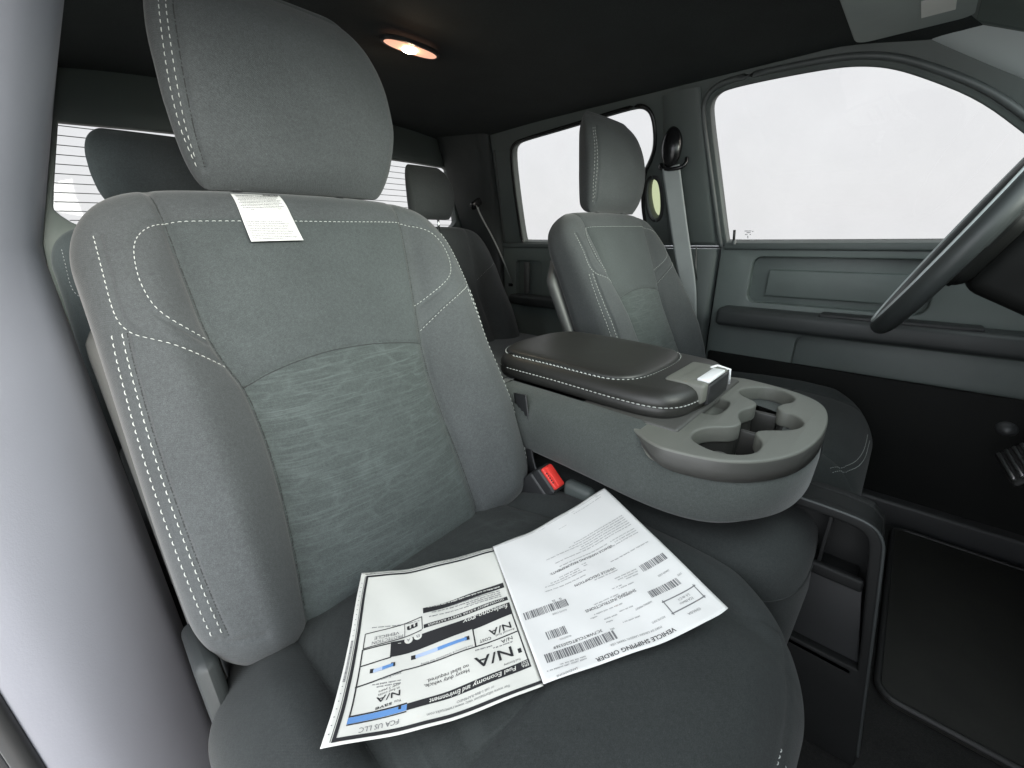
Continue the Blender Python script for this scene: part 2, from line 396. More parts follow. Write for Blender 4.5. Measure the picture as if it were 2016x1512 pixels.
# firewall, dashboard
dz=[(-1.30,0),(-1.30,.90),(-1.22,.925),(-1.0,.93),(-.90,.90),(-.865,.84),(-.86,.70),(-.90,.62),(-.92,.45),(-1.0,.36),(-1.12,.30),(-1.15,0)]
dz=smooth_poly(dz,it=2); Wd=np.array([[(x,y,z) for y,z in dz] for x in np.linspace(-.33,1.23,9)])
t=thing('dashboard',(.45,-1.15,0),'dark dashboard and knee panel ahead of the steering wheel','dashboard')
sharp(loft('panel',Wd,'dash_plastic',t))
boxo('knee_panel',(.62,-.885,.42),(1.18,-.855,.60),'dash_plastic',t,.02,3)
boxo('air_vent',(1.08,-.90,.70),(1.20,-.84,.80),'dark_plastic',t,.012,3)
# windscreen frame
wsl=[(-.37,-.02),(1.25,-.02),(1.09,.80),(-.21,.80)]
wso=[(-.30,.05),(1.18,.05),(1.055,.745),(-.175,.745)]
a=Vector((0,.73,.31)).normalized()
WM=Matrix(((1,0,0,0),(0,a.y,-a.z,-1.26),(0,a.z,a.y,.90),(0,0,0,1)))
boxo('hinge_pillar',(-.46,-1.30,-.05),(-.325,-.93,.93),'dash_plastic',t,.02,3)
t=thing('windscreen',(.44,-1.26,.90),'raked windscreen above the dashboard','windscreen')
sheet('frame',[wsl,smooth_poly(wso,it=2)],.03,WM,'trim_plastic',t,.004); sheet('glass_pane',[off(wso,.02)],.004,shift(WM,-.02),'clear_glass',t)

# ---------------------------------------------------------------- driver side of the cab
t=thing('side_frame',(1.20,.1,.77),'dark roof rail and window surrounds along the driver side','side frame')
outer=[(1.12,.772),(1.12,1.10),(1.06,1.215),(-.44,1.215),(-.50,1.205),(-.62,1.135),(-.80,.99),(-1.22,.80),(-1.22,.772)]
sheet('surround',[yt(outer),yt(fwin),yt(rwin),yt(oval)],.026,DS,'trim_plastic',t,.004)
boxo('lower_body',(1.305,-1.30,-.12),(1.33,1.14,.762),'dark_plastic',t,.003)
boxo('door_sill',(1.20,-1.25,-.05),(1.31,1.14,.072),'dark_plastic',t,.01,3)
def seal(L,r,mat,d,parent,name='weather_seal'):
    P=np.array([(DS@Vector((y,z,d)))[:] for y,z in yt(L)]); V,F_=tube_vf(P,r,8,up=(0,1,0),closed=True); return mesh(name,V,F_,mat,parent)
seal(off(fwin,.016),.0075,'seal_rubber',-.017,t); seal(off(fwin,.003),.006,'gloss_black',-.010,t,'window_channel'); seal(off(rwin,.005),.006,'gloss_black',-.0165,t,'window_channel')
seal(off(oval,.005),.006,'dark_plastic',-.014,t,'grab_handle_rim')
P=np.array([(DS@Vector((y,(z-.77)*SN,-.016)))[:] for y,z in [(.905,.735),(.878,.90),(.850,1.02),(.832,1.12),(.825,1.15)]])
tube('weather_seal',smooth_poly(P,closed=False),.0045,'shell_plastic',t)
# glasses belong to the doors
DM=Matrix(((0,0,1,1.25),(1,0,0,0),(0,1,0,0),(0,0,0,1)))
def door(name,label,yr,yf,loops,group,glassloop,gmat='tinted_glass'):
    t=thing(name,(1.25,.5*(yr+yf),0),label,'door',group)
    out=rrect(yf,.06,yr,.768,.02)
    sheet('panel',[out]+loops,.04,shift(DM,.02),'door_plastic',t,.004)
    o=sheet('glass_pane',[off(yt(glassloop),.012)],.004,shift(DS,.006),gmat,t)
    return t
rec1=rrect(-.62,.588,-.186,.736,.030); poc=rrect(-.98,.30,-.345,.508,.030)
fd=door('front_door','driver door trim with armrest and recessed panel below the big clear window',-.095,-1.18,[rec1,poc],'driver side doors',fwin)
boxo('recess',(1.275,-.64,.57),(1.30,-.17,.75),'door_plastic',fd,.004)
boxo('inner_panel',(1.262,-.60,.612),(1.280,-.236,.694),'door_plastic',fd,.006,3)
boxo('map_pocket',(1.272,-1.0,.28),(1.30,-.33,.53),'door_plastic',fd,.004)
boxo('armrest',(1.165,-.98,.520),(1.256,-.128,.577),'dash_plastic',fd,.016,4)
boxo('armrest_switch_panel',(1.175,-.72,.573),(1.235,-.40,.584),'dark_plastic',fd,.004,2)
boxo('window_sill',(1.238,-1.15,.752),(1.268,-.10,.7745),'trim_plastic',fd,.006,3)
boxo('footwell_shade_panel',(1.236,-1.16,.055),(1.2515,-.10,.415),'near_black_plastic',fd,.006,3)  # dark sheet over the lower door, standing in for footwell shade
lp=tube('lock_pin',[(1.243,-.128,.765),(1.241,-.126,.800),(1.240,-.125,.812)],.004,'dark_plastic',fd,8)
bm=bmesh.new(); bmesh.ops.create_cone(bm,cap_ends=True,segments=16,radius1=.010,radius2=.005,depth=.014,matrix=Matrix.Translation((1.244,-.128,.776))); bm_obj('lock_collar',bm,'seal_rubber',fd)
# safety glass stamp in the rear lower corner
L=[]
for (y,z,wd) in [(-.160,.806,.020),(-.162,.801,.012),(-.175,.8045,.006),(-.157,.7955,.011),(-.168,.7955,.006),(-.160,.790,.003),(-.160,.786,.002)]:
    for k in range(max(1,int(wd/.004))):
        yy=y+wd/2-k*.004; q=[(DS@Vector((yy-dy,(z+dzz-.77)*SN,.0025)))[:] for dy,dzz in ((0,0),(.0028,0),(.0028,.003),(0,.003))]; L.append((q,[[0,1,2,3]]))
V,Fc=joinvf(L); mesh('glass_stamp',V,Fc,'ink_pale',fd,False)
rec2=rrect(.66,.52,.83,.700,.025)
rd=door('rear_door','rear door trim on the driver side behind the far front seat',.93,.175,[rec2],'driver side doors',[(p[0],p[1]) for p in rwin])
boxo('recess',(1.275,.64,.50),(1.30,.85,.72),'door_plastic',rd,.004)
boxo('armrest',(1.18,.22,.50),(1.256,.82,.545),'dash_plastic',rd,.015,4)
boxo('pull_handle',(1.232,.735,.545),(1.25,.765,.69),'shell_plastic',rd,.007,3)
boxo('window_sill',(1.238,.19,.752),(1.268,.92,.7745),'trim_plastic',rd,.006,3)
# small pane behind the grab handle
sheet('quarter_pane',[off(yt(oval),.012)],.004,shift(DS,.014),'green_glass',rd)
# B pillar trim
def pillar(name,label,mir,prof,zs,mat,flare=None):
    t=thing(name,(1.2 if not mir else -.35,.05,0),label,'pillar')
    rows=[]
    for z in zs:
        k=max(0,z-.77)*SL
        r=[]
        for (x,y) in prof(z): r.append(((.88-(x-k)) if mir else (x-k),y,z))
        rows.append(smooth_poly(np.array(r),closed=True,it=2))
    o=loft('trim',np.array(rows),mat,t); sharp(o,40); return t
bp=pillar('centre_pillar','driver side centre pillar trim between the two doors, seat belt guide on it',False,
  lambda z:[(1.275,-.085+.21*max(0,z-.77)*.6),(1.245,-.080+.21*max(0,z-.77)*.6),(1.236,-.055+.12*max(0,z-.77)),(1.232,.03),(1.234,.085),(1.25,.105),(1.275,.108)],[.02,.2,.4,.6,.755],'trim_plastic')
rows=[]
for z in np.linspace(.775,1.19,14):
    k=(z-.77)*SL; f=smst((z-1.05)/.16)*.0
    r=np.array([(1.262-k,-.078+.13*(z-.77),z),(1.246-k,-.072+.13*(z-.77),z),(1.240-k,-.05+.13*(z-.77),z),(1.236-k,.02+.05*(z-.77),z),(1.240-k,.085,z),(1.262-k,.100,z)])
    rows.append(smooth_poly(r,closed=True,it=2))
sharp(loft('upper_trim',np.array(rows),'trim_plastic',bp),40)
P=[(1.236,-.006,.762),(1.228,-.006,.70),(1.228,-.008,.66)]
tube('belt_slot_edge',[(1.226,-.018,.76),(1.222,-.026,.70),(1.224,-.035,.655),(1.226,-.020,.65)],.0022,'shell_plastic',bp,6)
# C pillar trim
cp=thing('rear_pillar',(1.2,1.0,0),'dark rear pillar trim beside the rear window, driver side','pillar')
rows=[]
for z in np.linspace(.30,1.22,16):
    k=max(0,z-.77)*SL
    r=np.array([(1.27-k,.90-.17*max(0,z-.77),z),(1.225-k,.905-.17*max(0,z-.77),z),(1.19-k,.96,z),(1.165-k,1.05,z),(1.155-k*.9,1.085,z),(1.27-k,1.085,z)])
    rows.append(smooth_poly(r,closed=True,it=2))
sharp(loft('trim',np.array(rows),'dash_plastic',cp),40)
# ---------------------------------------------------------------- seat belts
def ribbon_vf(P,w,th=.0013,wdir=None):
    P=np.asarray(P,float); n=len(P); T=np.gradient(P,axis=0); T/=np.linalg.norm(T,axis=1)[:,None]
    Wd=np.asarray(wdir,float); Wd=np.broadcast_to(Wd,P.shape); Wd=Wd-(Wd*T).sum(1)[:,None]*T; Wd=Wd/np.linalg.norm(Wd,axis=1)[:,None]
    N=np.cross(T,Wd); k=9; V=[]
    for sgn in (1,-1):
        for j in range(k): V.append(P+Wd*w*(j/(k-1)-.5)+N*(sgn*th/2+ .0005*sgn*math.cos(j*math.pi)))
    V=np.stack(V,1).reshape(n,2,k,3); ring=np.concatenate([V[:,0],V[:,1,::-1]],1)
    F_=grid_faces(n,2*k).tolist()+[list(range(2*k))[::-1],[(n-1)*2*k+i for i in range(2*k)]]
    return ring.reshape(-1,3),F_
sb=thing('seat_belt',(1.17,.03,.99),'grey shoulder belt hanging from its black guide on the centre pillar','seat belt','seat belts')
P=smooth_poly([(1.124,.054,1.00),(1.130,.049,.97),(1.172,.020,.80),(1.190,-.002,.70),(1.205,-.018,.62),(1.215,-.03,.50)],closed=False,it=3)
V,Fc=ribbon_vf(P,.052,wdir=(-.25,1,.12)); mesh('webbing',V,Fc,'webbing',sb)
def ell(bm,c,r,m=None,u=24,v=16):
    rr=bmesh.ops.create_uvsphere(bm,u_segments=u,v_segments=v,radius=1.0)
    for q in rr['verts']:
        p=Vector((q.co.x*r[0],q.co.y*r[1],q.co.z*r[2]))
        q.co=(m@p if m is not None else p)+Vector(c)
    return rr['verts']
bm=bmesh.new(); ell(bm,(1.128,.058,1.055),(.024,.031,.058)); bm_obj('guide_cover',bm,'gloss_black',sb)
tube('guide_ring',smooth_poly([(1.142,.094,1.012),(1.130,.093,1.000),(1.122,.060,.992),(1.128,.022,.994),(1.136,.012,1.006),(1.142,.014,1.022)],closed=False),.006,'gloss_black',sb)
sb2=thing('seat_belt',(1.12,.93,.94),'shiny grey belt slanting from the rear pillar down behind the far seat','seat belt','seat belts')
P=smooth_poly([(1.112,.935,.935),(1.118,.925,.90),(1.18,.90,.79),(1.235,.875,.66),(1.265,.86,.58)],closed=False,it=3)
V,Fc=ribbon_vf(P,.046,wdir=(.75,.6,0)); mesh('webbing',V,Fc,'webbing',sb2)
P=smooth_poly([(1.265,.86,.58),(1.285,.84,.48),(1.300,.82,.37)],closed=False,it=3)
V,Fc=ribbon_vf(P,.030,wdir=(.6,.8,0)); mesh('webbing',V,Fc,'webbing',sb2)
boxo('belt_stop',(1.243,.845,.572),(1.292,.875,.588),'gloss_black',sb2,.004)
bm=bmesh.new(); box(bm,(-.030,-.012,-.016),(.030,.012,.016),.008,3,Matrix.Translation((1.112,.942,.945))@Matrix.Rotation(-.5,4,'Y')); bm_obj('guide_cover',bm,'gloss_black',sb2)

# ---------------------------------------------------------------- passenger side of the cab
t=thing('side_frame',(-.33,.5,.77),'haze-paled roof rail and window surround on the passenger side','side frame')
outer=[(1.12,.772),(1.12,1.10),(1.06,1.215),(-.02,1.215),(-.01,1.10),(.04,.772)]
sheet('surround',[yt(outer),yt([(p[0]+.05,p[1]) for p in rwin])],.026,PS,'hazed_plastic',t,.004)
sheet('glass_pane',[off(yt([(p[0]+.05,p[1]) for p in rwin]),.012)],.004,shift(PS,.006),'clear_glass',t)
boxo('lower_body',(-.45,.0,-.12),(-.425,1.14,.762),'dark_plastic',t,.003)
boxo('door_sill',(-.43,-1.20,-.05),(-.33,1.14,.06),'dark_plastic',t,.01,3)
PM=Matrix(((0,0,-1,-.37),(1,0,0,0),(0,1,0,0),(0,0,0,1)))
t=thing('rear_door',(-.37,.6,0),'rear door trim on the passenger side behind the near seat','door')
sheet('panel',[rrect(.20,.06,.93,.768,.02)],.04,shift(PM,.02),'hazed_plastic',t,.004)
boxo('armrest',(-.376,.26,.50),(-.30,.82,.545),'hazed_plastic',t,.015,4)
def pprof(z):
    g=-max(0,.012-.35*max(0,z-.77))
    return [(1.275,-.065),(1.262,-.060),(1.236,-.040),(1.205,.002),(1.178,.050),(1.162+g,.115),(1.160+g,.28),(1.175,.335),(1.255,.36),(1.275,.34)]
pp=pillar('centre_pillar','broad pale centre pillar trim left of the near seat, lens haze painted into its colour',True,pprof,np.linspace(.0,1.225,24),'hazed_plastic')
tube('weather_seal',[(-.398+SL*max(0,z-.77),-.066,z) for z in np.linspace(0,1.2,24)],.008,'dark_plastic',pp,8)
cp2=thing('rear_pillar',(-.3,1.0,0),'haze-paled rear pillar trim beside the rear window, passenger side','pillar')
rows=[]
for z in np.linspace(.30,1.22,12):
    k=max(0,z-.77)*SL
    r=np.array([(-.39+k,.90,z),(-.345+k,.905,z),(-.31+k,.96,z),(-.285+k,1.05,z),(-.275+k*.9,1.085,z),(-.39+k,1.085,z)])
    rows.append(smooth_poly(r,closed=True,it=2))
sharp(loft('trim',np.array(rows),'hazed_plastic',cp2),40)
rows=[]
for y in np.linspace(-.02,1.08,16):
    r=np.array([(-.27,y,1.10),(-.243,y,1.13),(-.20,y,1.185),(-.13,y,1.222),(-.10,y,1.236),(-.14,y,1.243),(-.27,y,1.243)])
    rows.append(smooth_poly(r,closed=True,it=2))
sharp(loft('roof_rail',np.array(rows),'hazed_plastic',cp2),40)

# ================================================================ seats
def lerp_surface(W,N,U,K,rowc):
    """(u,row coordinate) -> point and normal on the front of a lofted cushion"""
    nr=len(rowc); rows=[]
    for i in range(nr):
        idx=np.where(K[i]>.03)[0]; j0,j1=sorted((int(np.argmax(U[i,idx])),int(np.argmin(U[i,idx])))); idx=idx[j0:j1+1]; idx=idx[np.argsort(U[i,idx])]; rows.append(idx)
    def f(u,s):
        j=int(np.clip(np.searchsorted(rowc,s)-1,0,nr-2)); t=(s-rowc[j])/(rowc[j+1]-rowc[j]); t=min(max(t,0),1); r=[]
        for i in (j,j+1):
            ix=rows[i]; r.append(np.array([np.interp(u,U[i,ix],A[i,ix,k]) for A in (W,N) for k in range(3)]))
        q=r[0]*(1-t)+r[1]*t; n=q[3:]; return q[:3],n/np.linalg.norm(n)
    return f
def grid_normals(W):
    du=np.roll(W,-1,1)-np.roll(W,1,1); ds=np.gradient(W,axis=0); N=np.cross(du,ds); N/=np.linalg.norm(N,axis=2)[...,None]+1e-12
    c=W.mean((0,1)); return N*np.sign(((W-c)*N).sum(-1).mean())
def dens(path,step=.004):
    P=smooth_poly(np.array(path),closed=False,it=2); d=np.r_[0,np.cumsum(np.linalg.norm(np.diff(P,axis=0),axis=1))]; n=max(4,int(d[-1]/step)); t=np.linspace(0,d[-1],n)
    return np.stack([np.interp(t,d,P[:,k]) for k in range(2)],1)
def offset_path(P,d):
    T=np.gradient(P,axis=0); T/=np.linalg.norm(T,axis=1)[:,None]; return P+np.stack([-T[:,1],T[:,0]],1)*d
def path_dist(A,B,P,chunk=40000):
    out=np.full(A.size,9.); a=A.ravel(); b=B.ravel()
    lo=P.min(0)-.03; hi=P.max(0)+.03; sel=np.where((a>lo[0])&(a<hi[0])&(b>lo[1])&(b<hi[1]))[0]
    for i in range(0,len(sel),chunk):
        s=sel[i:i+chunk]; out[s]=np.sqrt(((a[s,None]-P[None,:,0])**2+(b[s,None]-P[None,:,1])**2).min(1))
    return out.reshape(A.shape)
def carve(W,N,U,S,K,seams):
    D=np.zeros_like(U)
    for P,dep,wd in seams: D=np.maximum(D,dep*np.exp(-(path_dist(U,S,P)/wd)**2))
    D*=(K>.03); return W-N*D[...,None]
def stitch_vf(f,P,seg=.0046,gap=.0024,r=.00048,lift=.0004):
    pts=[];nrm=[]
    for u,s in P:
        a,n=f(u,s); pts.append(a); nrm.append(n)
    pts=np.array(pts); nrm=np.array(nrm); d=np.r_[0,np.cumsum(np.linalg.norm(np.diff(pts,axis=0),axis=1))]; L=[]
    x=0.0
    while x+seg<d[-1]:
        t=np.linspace(x,x+seg*random.uniform(.9,1.08),5); q=np.stack([np.interp(t,d,pts[:,k]) for k in range(3)],1); n=np.stack([np.interp(t,d,nrm[:,k]) for k in range(3)],1)
        q=q+n*(lift+np.array([-.0009,.0002,.0004,.0002,-.0009])[:,None]); L.append(tube_vf(q,np.array([.55,1,1,1,.55])*r,6,up=tuple(nrm[0]))); x+=seg+gap
    return L
def seam_vf(f,P,r=.0011,lift=-.0006):
    q=[];
    for u,s in P: a,n=f(u,s); q.append(a+n*lift)
    return tube_vf(np.array(q),r,6,up=(.1,.2,1))
SEAM_R=[(.1684,.564),(.1661,.5142),(.1577,.4589),(.1449,.4041),(.1351,.351),(.1204,.2909),(.1145,.2383),(.1144,.1844),(.1168,.1298),(.1178,.0759),(.1176,.0307),(.1163,-.01)]
SEAM_L=[(-.163,.564),(-.1615,.5317),(-.1599,.5118),(-.159,.4722),(-.1583,.4204),(-.1576,.3683),(-.1494,.3275),(-.1398,.2991),(-.1371,.2582),(-.1372,.2042),(-.1411,.1523),(-.1469,.1018),(-.1518,.0648),(-.1584,.0226),(-.1616,-.01)]
TOPST=[(-.1603,.5113),(-.1221,.5102),(-.0785,.5091),(-.0152,.5092),(.0598,.5093),(.1667,.5146)]
UP_R=[(.1667,.5146),(.191,.5059),(.2159,.4925),(.2270,.4750),(.2288,.4550),(.2242,.4321),(.2144,.4116),(.1992,.3965),(.169,.3811),(.1338,.3665)]
UP_L=[(-.1603,.5113),(-.176,.5039),(-.188,.4931),(-.1953,.4816),(-.1999,.4686),(-.2036,.4459),(-.2044,.4275),(-.2016,.4027),(-.1929,.3863),(-.1783,.3733),(-.1604,.3603)]
OUT_R=[(.2513,.5005),(.2566,.4738),(.2569,.4407),(.2569,.4094),(.2540,.3880),(.2337,.3788),(.182,.3547),(.1539,.3384),(.1302,.3243)]
OUT_L=[(-.2263,.4956),(-.2287,.4657),(-.2312,.4353),(-.2331,.4122),(-.2328,.3916),(-.2264,.3756),(-.2118,.3652),(-.1936,.3527),(-.1743,.3397),(-.151,.3244)]
DBL_L=[(-.2360,.3800),(-.2389,.3561),(-.2419,.3169),(-.2449,.2728),(-.2467,.229),(-.2476,.1882),(-.2477,.147),(-.2472,.1078),(-.2461,.0765),(-.2440,.0420)]
DBL_R=[(.2500,.3800),(.2500,.3561),(.2500,.3169),(.2495,.2728),(.2490,.229),(.2485,.1882),(.2480,.147),(.2475,.1078),(.2461,.0765),(.2440,.0420)]
ARC=[(-.1413,.2976),(-.112,.3071),(-.0783,.3141),(-.037,.3191),(.0067,.319),(.056,.3145),(.1210,.3034)]
MID=[(-.1480,.1417),(-.1031,.1347),(-.0585,.1363),(-.006,.1387),(.0573,.1384),(.1140,.1364)]
BOT_L=[(-.2456,.0418),(-.2388,.0352),(-.2268,.0319),(-.2099,.0255)]
def build_seat(loc,label,group):
    T=thing('front_seat',loc,label,'seat',group)
    O=np.array(loc)*np.array([1,0,0])
    # --- backrest
    W,U,S,K=back_grid(320,640); W=W+O; N=grid_normals(W); rowc=S[:,0]
    d=dens
    seams=[(d(SEAM_R),.0045,.0042),(d(SEAM_L),.0045,.0042),(d(ARC),.0030,.0038),(d(MID),.0016,.0035),(offset_path(d(UP_R),.004),.0022,.003),(offset_path(d(UP_L),-.004),.0022,.003),(offset_path(d(OUT_R),-.004),.0028,.0032),(offset_path(d(OUT_L),.004),.0028,.0032),(offset_path(d(DBL_L),.006),.0030,.003),(offset_path(d(DBL_R),-.006),.0030,.003),(d(BOT_L),.002,.004)]
    W2=carve(W,N,U,S,K,seams)
    o=loft('backrest',W2,['seat_fabric','insert_fabric','pattern_fabric'],T)
    Pr=np.array(SEAM_R)[::-1]; Pl=np.array(SEAM_L)[::-1]; Pa=np.array(ARC)
    nr,nc=U.shape; fu=U[:-1].ravel(); fs=S[:-1].ravel(); fk=K[:-1].ravel()
    ins=(fu<np.interp(fs,Pr[:,1],Pr[:,0]))&(fu>np.interp(fs,Pl[:,1],Pl[:,0]))&(fk>.05)
    mi=np.zeros(len(fu),int); mi[ins&(fs<.513)]=1; mi[ins&(fs<np.interp(fu,Pa[:,0],Pa[:,1]))]=2
    o.data.polygons.foreach_set('material_index',np.r_[mi,[0,0]].tolist()); o.data.update()
    f=lerp_surface(W2,N,U,K,rowc)
    L=[]
    for P in (TOPST,UP_R,UP_L,OUT_R,OUT_L): L+=stitch_vf(f,d(P))
    for P,sg in ((DBL_L,1),(DBL_R,-1)):
        L+=stitch_vf(f,offset_path(d(P),-.0045*sg),.0056,.0030,.00052); L+=stitch_vf(f,offset_path(d(P),.0030*sg),.0056,.0030,.00052)
    V,Fc=joinvf(L); s=mesh('stitching',V,Fc,'thread',o); s['kind']='stuff'
    V,Fc=joinvf([seam_vf(f,d(P)) for P in (SEAM_R,SEAM_L,ARC)]+[seam_vf(f,offset_path(d(DBL_L),.006)),seam_vf(f,offset_path(d(DBL_R),-.006))]); mesh('seam',V,Fc,'seam_shadow',o)
    # hard shell on the back
    rows=[]; 
    for s_ in np.linspace(-.02,.47,40):
        hw=.263-.05*smst((s_-.40)/.08)-.03*smst((.04-s_)/.05); a=np.linspace(0,2*np.pi,60,endpoint=False); c,sn=np.cos(a),np.sin(a)
        u=hw*np.sign(c)*np.abs(c)**.4; dd=-.107+.022*np.sign(sn)*np.abs(sn)**.5
        rows.append(O+BO+u[:,None]*np.array([1,0,0])+s_*BT+dd[:,None]*BN)
    sharp(loft('back_shell',np.array(rows),'shell_plastic',T),45)
    # --- headrest
    W,U,S,K=head_grid(170,420); W=W+O; N=grid_normals(W); rowc=S[:,0]
    H1=[(-.100,.2080),(-.1045,.1964),(-.1107,.1622),(-.1151,.1293),(-.1174,.0992),(-.1168,.0644),(-.1130,.0404),(-.1079,.0215)]; H2=[(-.0925,.2095),(-.0979,.1976),(-.1039,.1627),(-.1091,.125),(-.1118,.0885),(-.1120,.0549),(-.1085,.0304)]; H3=[(-.0855,.2110),(-.0913,.1995),(-.0971,.1632),(-.1019,.1255),(-.1044,.0888),(-.1050,.0527),(-.1015,.0220)]
    W2=carve(W,N,U,S,K,[(d(H3),.0026,.003)])
    h=loft('headrest',W2,'seat_fabric',T); f=lerp_surface(W2,N,U,K,rowc); L=[]
    for P in (H1,H2): L+=stitch_vf(f,d(P),.0056,.0032,.00052)
    V,Fc=joinvf(L); s=mesh('stitching',V,Fc,'thread',h); s['kind']='stuff'
    V,Fc=joinvf([seam_vf(f,d(H3))]); mesh('seam',V,Fc,'seam_shadow',h)
    for sx in (-.072,.072):
        tube('post',[O+np.array((sx+.004,.150-.03,.84)),O+np.array((sx+.004,.150,.885))],.006,'chrome',h,12)
        tube('post_collar',[O+np.array((sx+.004,.131,.850)),O+np.array((sx+.004,.136,.861))],.010,'dark_plastic',T,12)
    # --- cushion
    W,U,S,K=cush_grid(260,480); W=W+O; N=grid_normals(W); rowc=S[:,0]
    CL=[(-.180,.0),(-.180,-.154),(-.181,-.234),(-.182,-.327),(-.184,-.46),(-.186,-.57)]; CR=[(.150,.0),(.172,-.15),(.183,-.24),(.184,-.40),(.184,-.49),(.190,-.517),(.220,-.546),(.235,-.560)]
    CT=[(-.184,-.389),(-.130,-.389),(-.092,-.391),(-.0595,-.392),(.05,-.393),(.184,-.392)]
    CF=[(-.22,-.535),(-.150,-.565),(-.03,-.578),(.10,-.577),(.17,-.566),(.22,-.545)]
    seams=[(d(CL),.0035,.004),(d(CR),.0030,.004),(d(CT),.0030,.0042),(d(CF),.002,.003)]
    W2=carve(W,N,U,S,K,seams); c=loft('cushion',W2,['shaded_fabric','shaded_insert_fabric'],T)
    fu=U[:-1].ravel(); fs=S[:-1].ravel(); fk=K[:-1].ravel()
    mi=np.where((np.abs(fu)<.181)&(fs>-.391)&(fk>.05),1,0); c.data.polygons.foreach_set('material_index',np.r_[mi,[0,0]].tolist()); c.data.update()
    f=lerp_surface(W2,N,U,K,rowc)
    V,Fc=joinvf([seam_vf(f,d(P),.0009) for P in (CL,CR,CT)]); mesh('seam',V,Fc,'seam_shadow',c)
    CFS=[q for q in CF if q[0]<.11]; L=stitch_vf(f,offset_path(d(CFS),.003))+stitch_vf(f,offset_path(d(CFS),-.003)); V,Fc=joinvf(L); s=mesh('stitching',V,Fc,'thread',c); s['kind']='stuff'
    # --- base and side covers
    boxo('base',O+np.array((-.21,-.50,.02)),O+np.array((.21,-.02,.22)),'dark_plastic',T,.02,3)
    m4=Matrix.Translation(Vector(O.tolist())+Vector((-.262,-.075,.36)))@Matrix.Rotation(math.radians(-14),4,'X')
    boxo('side_cover',(-.010,-.055,-.30),(.012,.06,.02),'dash_plastic',T,.011,3,m4)
    m4=Matrix.Translation(Vector(O.tolist())+Vector((.240,-.075,.34)))@Matrix.Rotation(math.radians(-14),4,'X')
    boxo('side_cover',(-.012,-.07,-.20),(.014,.05,.03),'dark_plastic',T,.011,3,m4)
    return T
def copy_tree(o,parent=None):
    c=o.copy(); COL.objects.link(c)
    if parent is not None: c.parent=parent; c.matrix_parent_inverse=o.matrix_parent_inverse
    for ch in list(o.children): copy_tree(ch,c)
    return c
seat=build_seat((0,-.25,0),'near front seat with grey cloth, white stitching and a paper tag at its headrest','front seats')
seat2=copy_tree(seat); seat2.location=(.90,-.25,0)
for ch in seat2.children:
    if ch.name.startswith('headrest'): ch.location.x+=.012
seat2['label']='far driver seat in grey cloth with its whole headrest visible against the window'

# ---------------------------------------------------------------- rear bench
rb=thing('rear_seat',(.44,.75,0),'dark rear bench with two headrests in front of the rear window','rear seat')
def rear_back(cx):
    W,U,S,K=back_grid(90,170); W=W*np.array([.98,1,1])+np.array([cx,.735,-.02]); N=grid_normals(W)
    W2=carve(W,N,U,S,K,[(dens(SEAM_R),.004,.006),(dens(SEAM_L),.004,.006),(dens(OUT_R),.003,.006)]); b=loft('backrest',W2,'seat_fabric',rb)
    f=lerp_surface(W2,N,U,K,S[:,0]); V,Fc=joinvf(stitch_vf(f,dens(OUT_R),.005,.004,.0006)+stitch_vf(f,dens(OUT_L),.005,.004,.0006)); s=mesh('stitching',V,Fc,'ink_pale',b); s['kind']='stuff'
def rear_head(cx,w,z0,z1,y):
    W,U,S,K=head_grid(70,140); W=(W-HO)*np.array([w/.322,.8,(z1-z0)/.258])+np.array([cx,y,z0]); h=loft('headrest',W,'seat_fabric',rb)
    for sx in (-.05,.05): tube('post',[(cx+sx,y+.03,z0-.06),(cx+sx,y+.03,z0+.02)],.005,'chrome',h,8)
rear_back(-.02); rear_back(.80)
rear_head(-.040,.30,.885,1.050,.80); rear_head(.757,.215,.872,1.058,.80)
boxo('middle_backrest',(.22,.62,.36),(.58,.80,.82),'seat_fabric',rb,.04,4)
boxo('cushion',(-.27,.26,.18),(1.12,.80,.40),'seat_fabric',rb,.05,4)

# ================================================================ centre console
cc=thing('centre_console',(.435,-.22,0),'folded centre armrest console with stitched lid and cup holders between the front seats','console')
CX=.430
plan=smooth_poly([(.246,.03),(.246,-.10),(.242,-.24),(.237,-.33),(.240,-.385),(.252,-.435),(.282,-.474),(.335,-.505),(.40,-.518),(.47,-.519),(.53,-.511),(.565,-.495),(.590,-.462),(.604,-.42),(.614,-.37),(.615,-.30),(.615,-.10),(.615,.03)],it=3)
# fabric body, bulging between plate and base
rows=[]
for z,dn in [(.394,.07),(.397,.036),(.403,.012),(.413,.002),(.437,-.004),(.470,-.005),(.488,-.004),(.503,.000),(.512,.004),(.524,.014),(.533,.030),(.535,.05)]:
    p=inset(plan,dn); zz=np.minimum(z,.503+.036*smst((p[:,1]+.356)/.050)); k=np.clip((.44-z)/.05,0,1)
    rows.append(np.c_[p[:,0],p[:,1]+.018*k*smst((-.30-p[:,1])/.2),zz+k*(.008*smst((p[:,1]+.45)/.3)+.026*smst((.46-p[:,0])/.16))])
Wb=np.array(rows); nr,nc=Wb.shape[:2]
o=mesh('upholstered_body',Wb.reshape(-1,3),grid_faces(nr,nc).tolist()+[list(range(nc))],'console_fabric',cc)
tube('seam',[(.500,-.5195,.502),(.499,-.5225,.47),(.498,-.5200,.43),(.498,-.512,.405)],.0011,'seam_shadow',o,6)
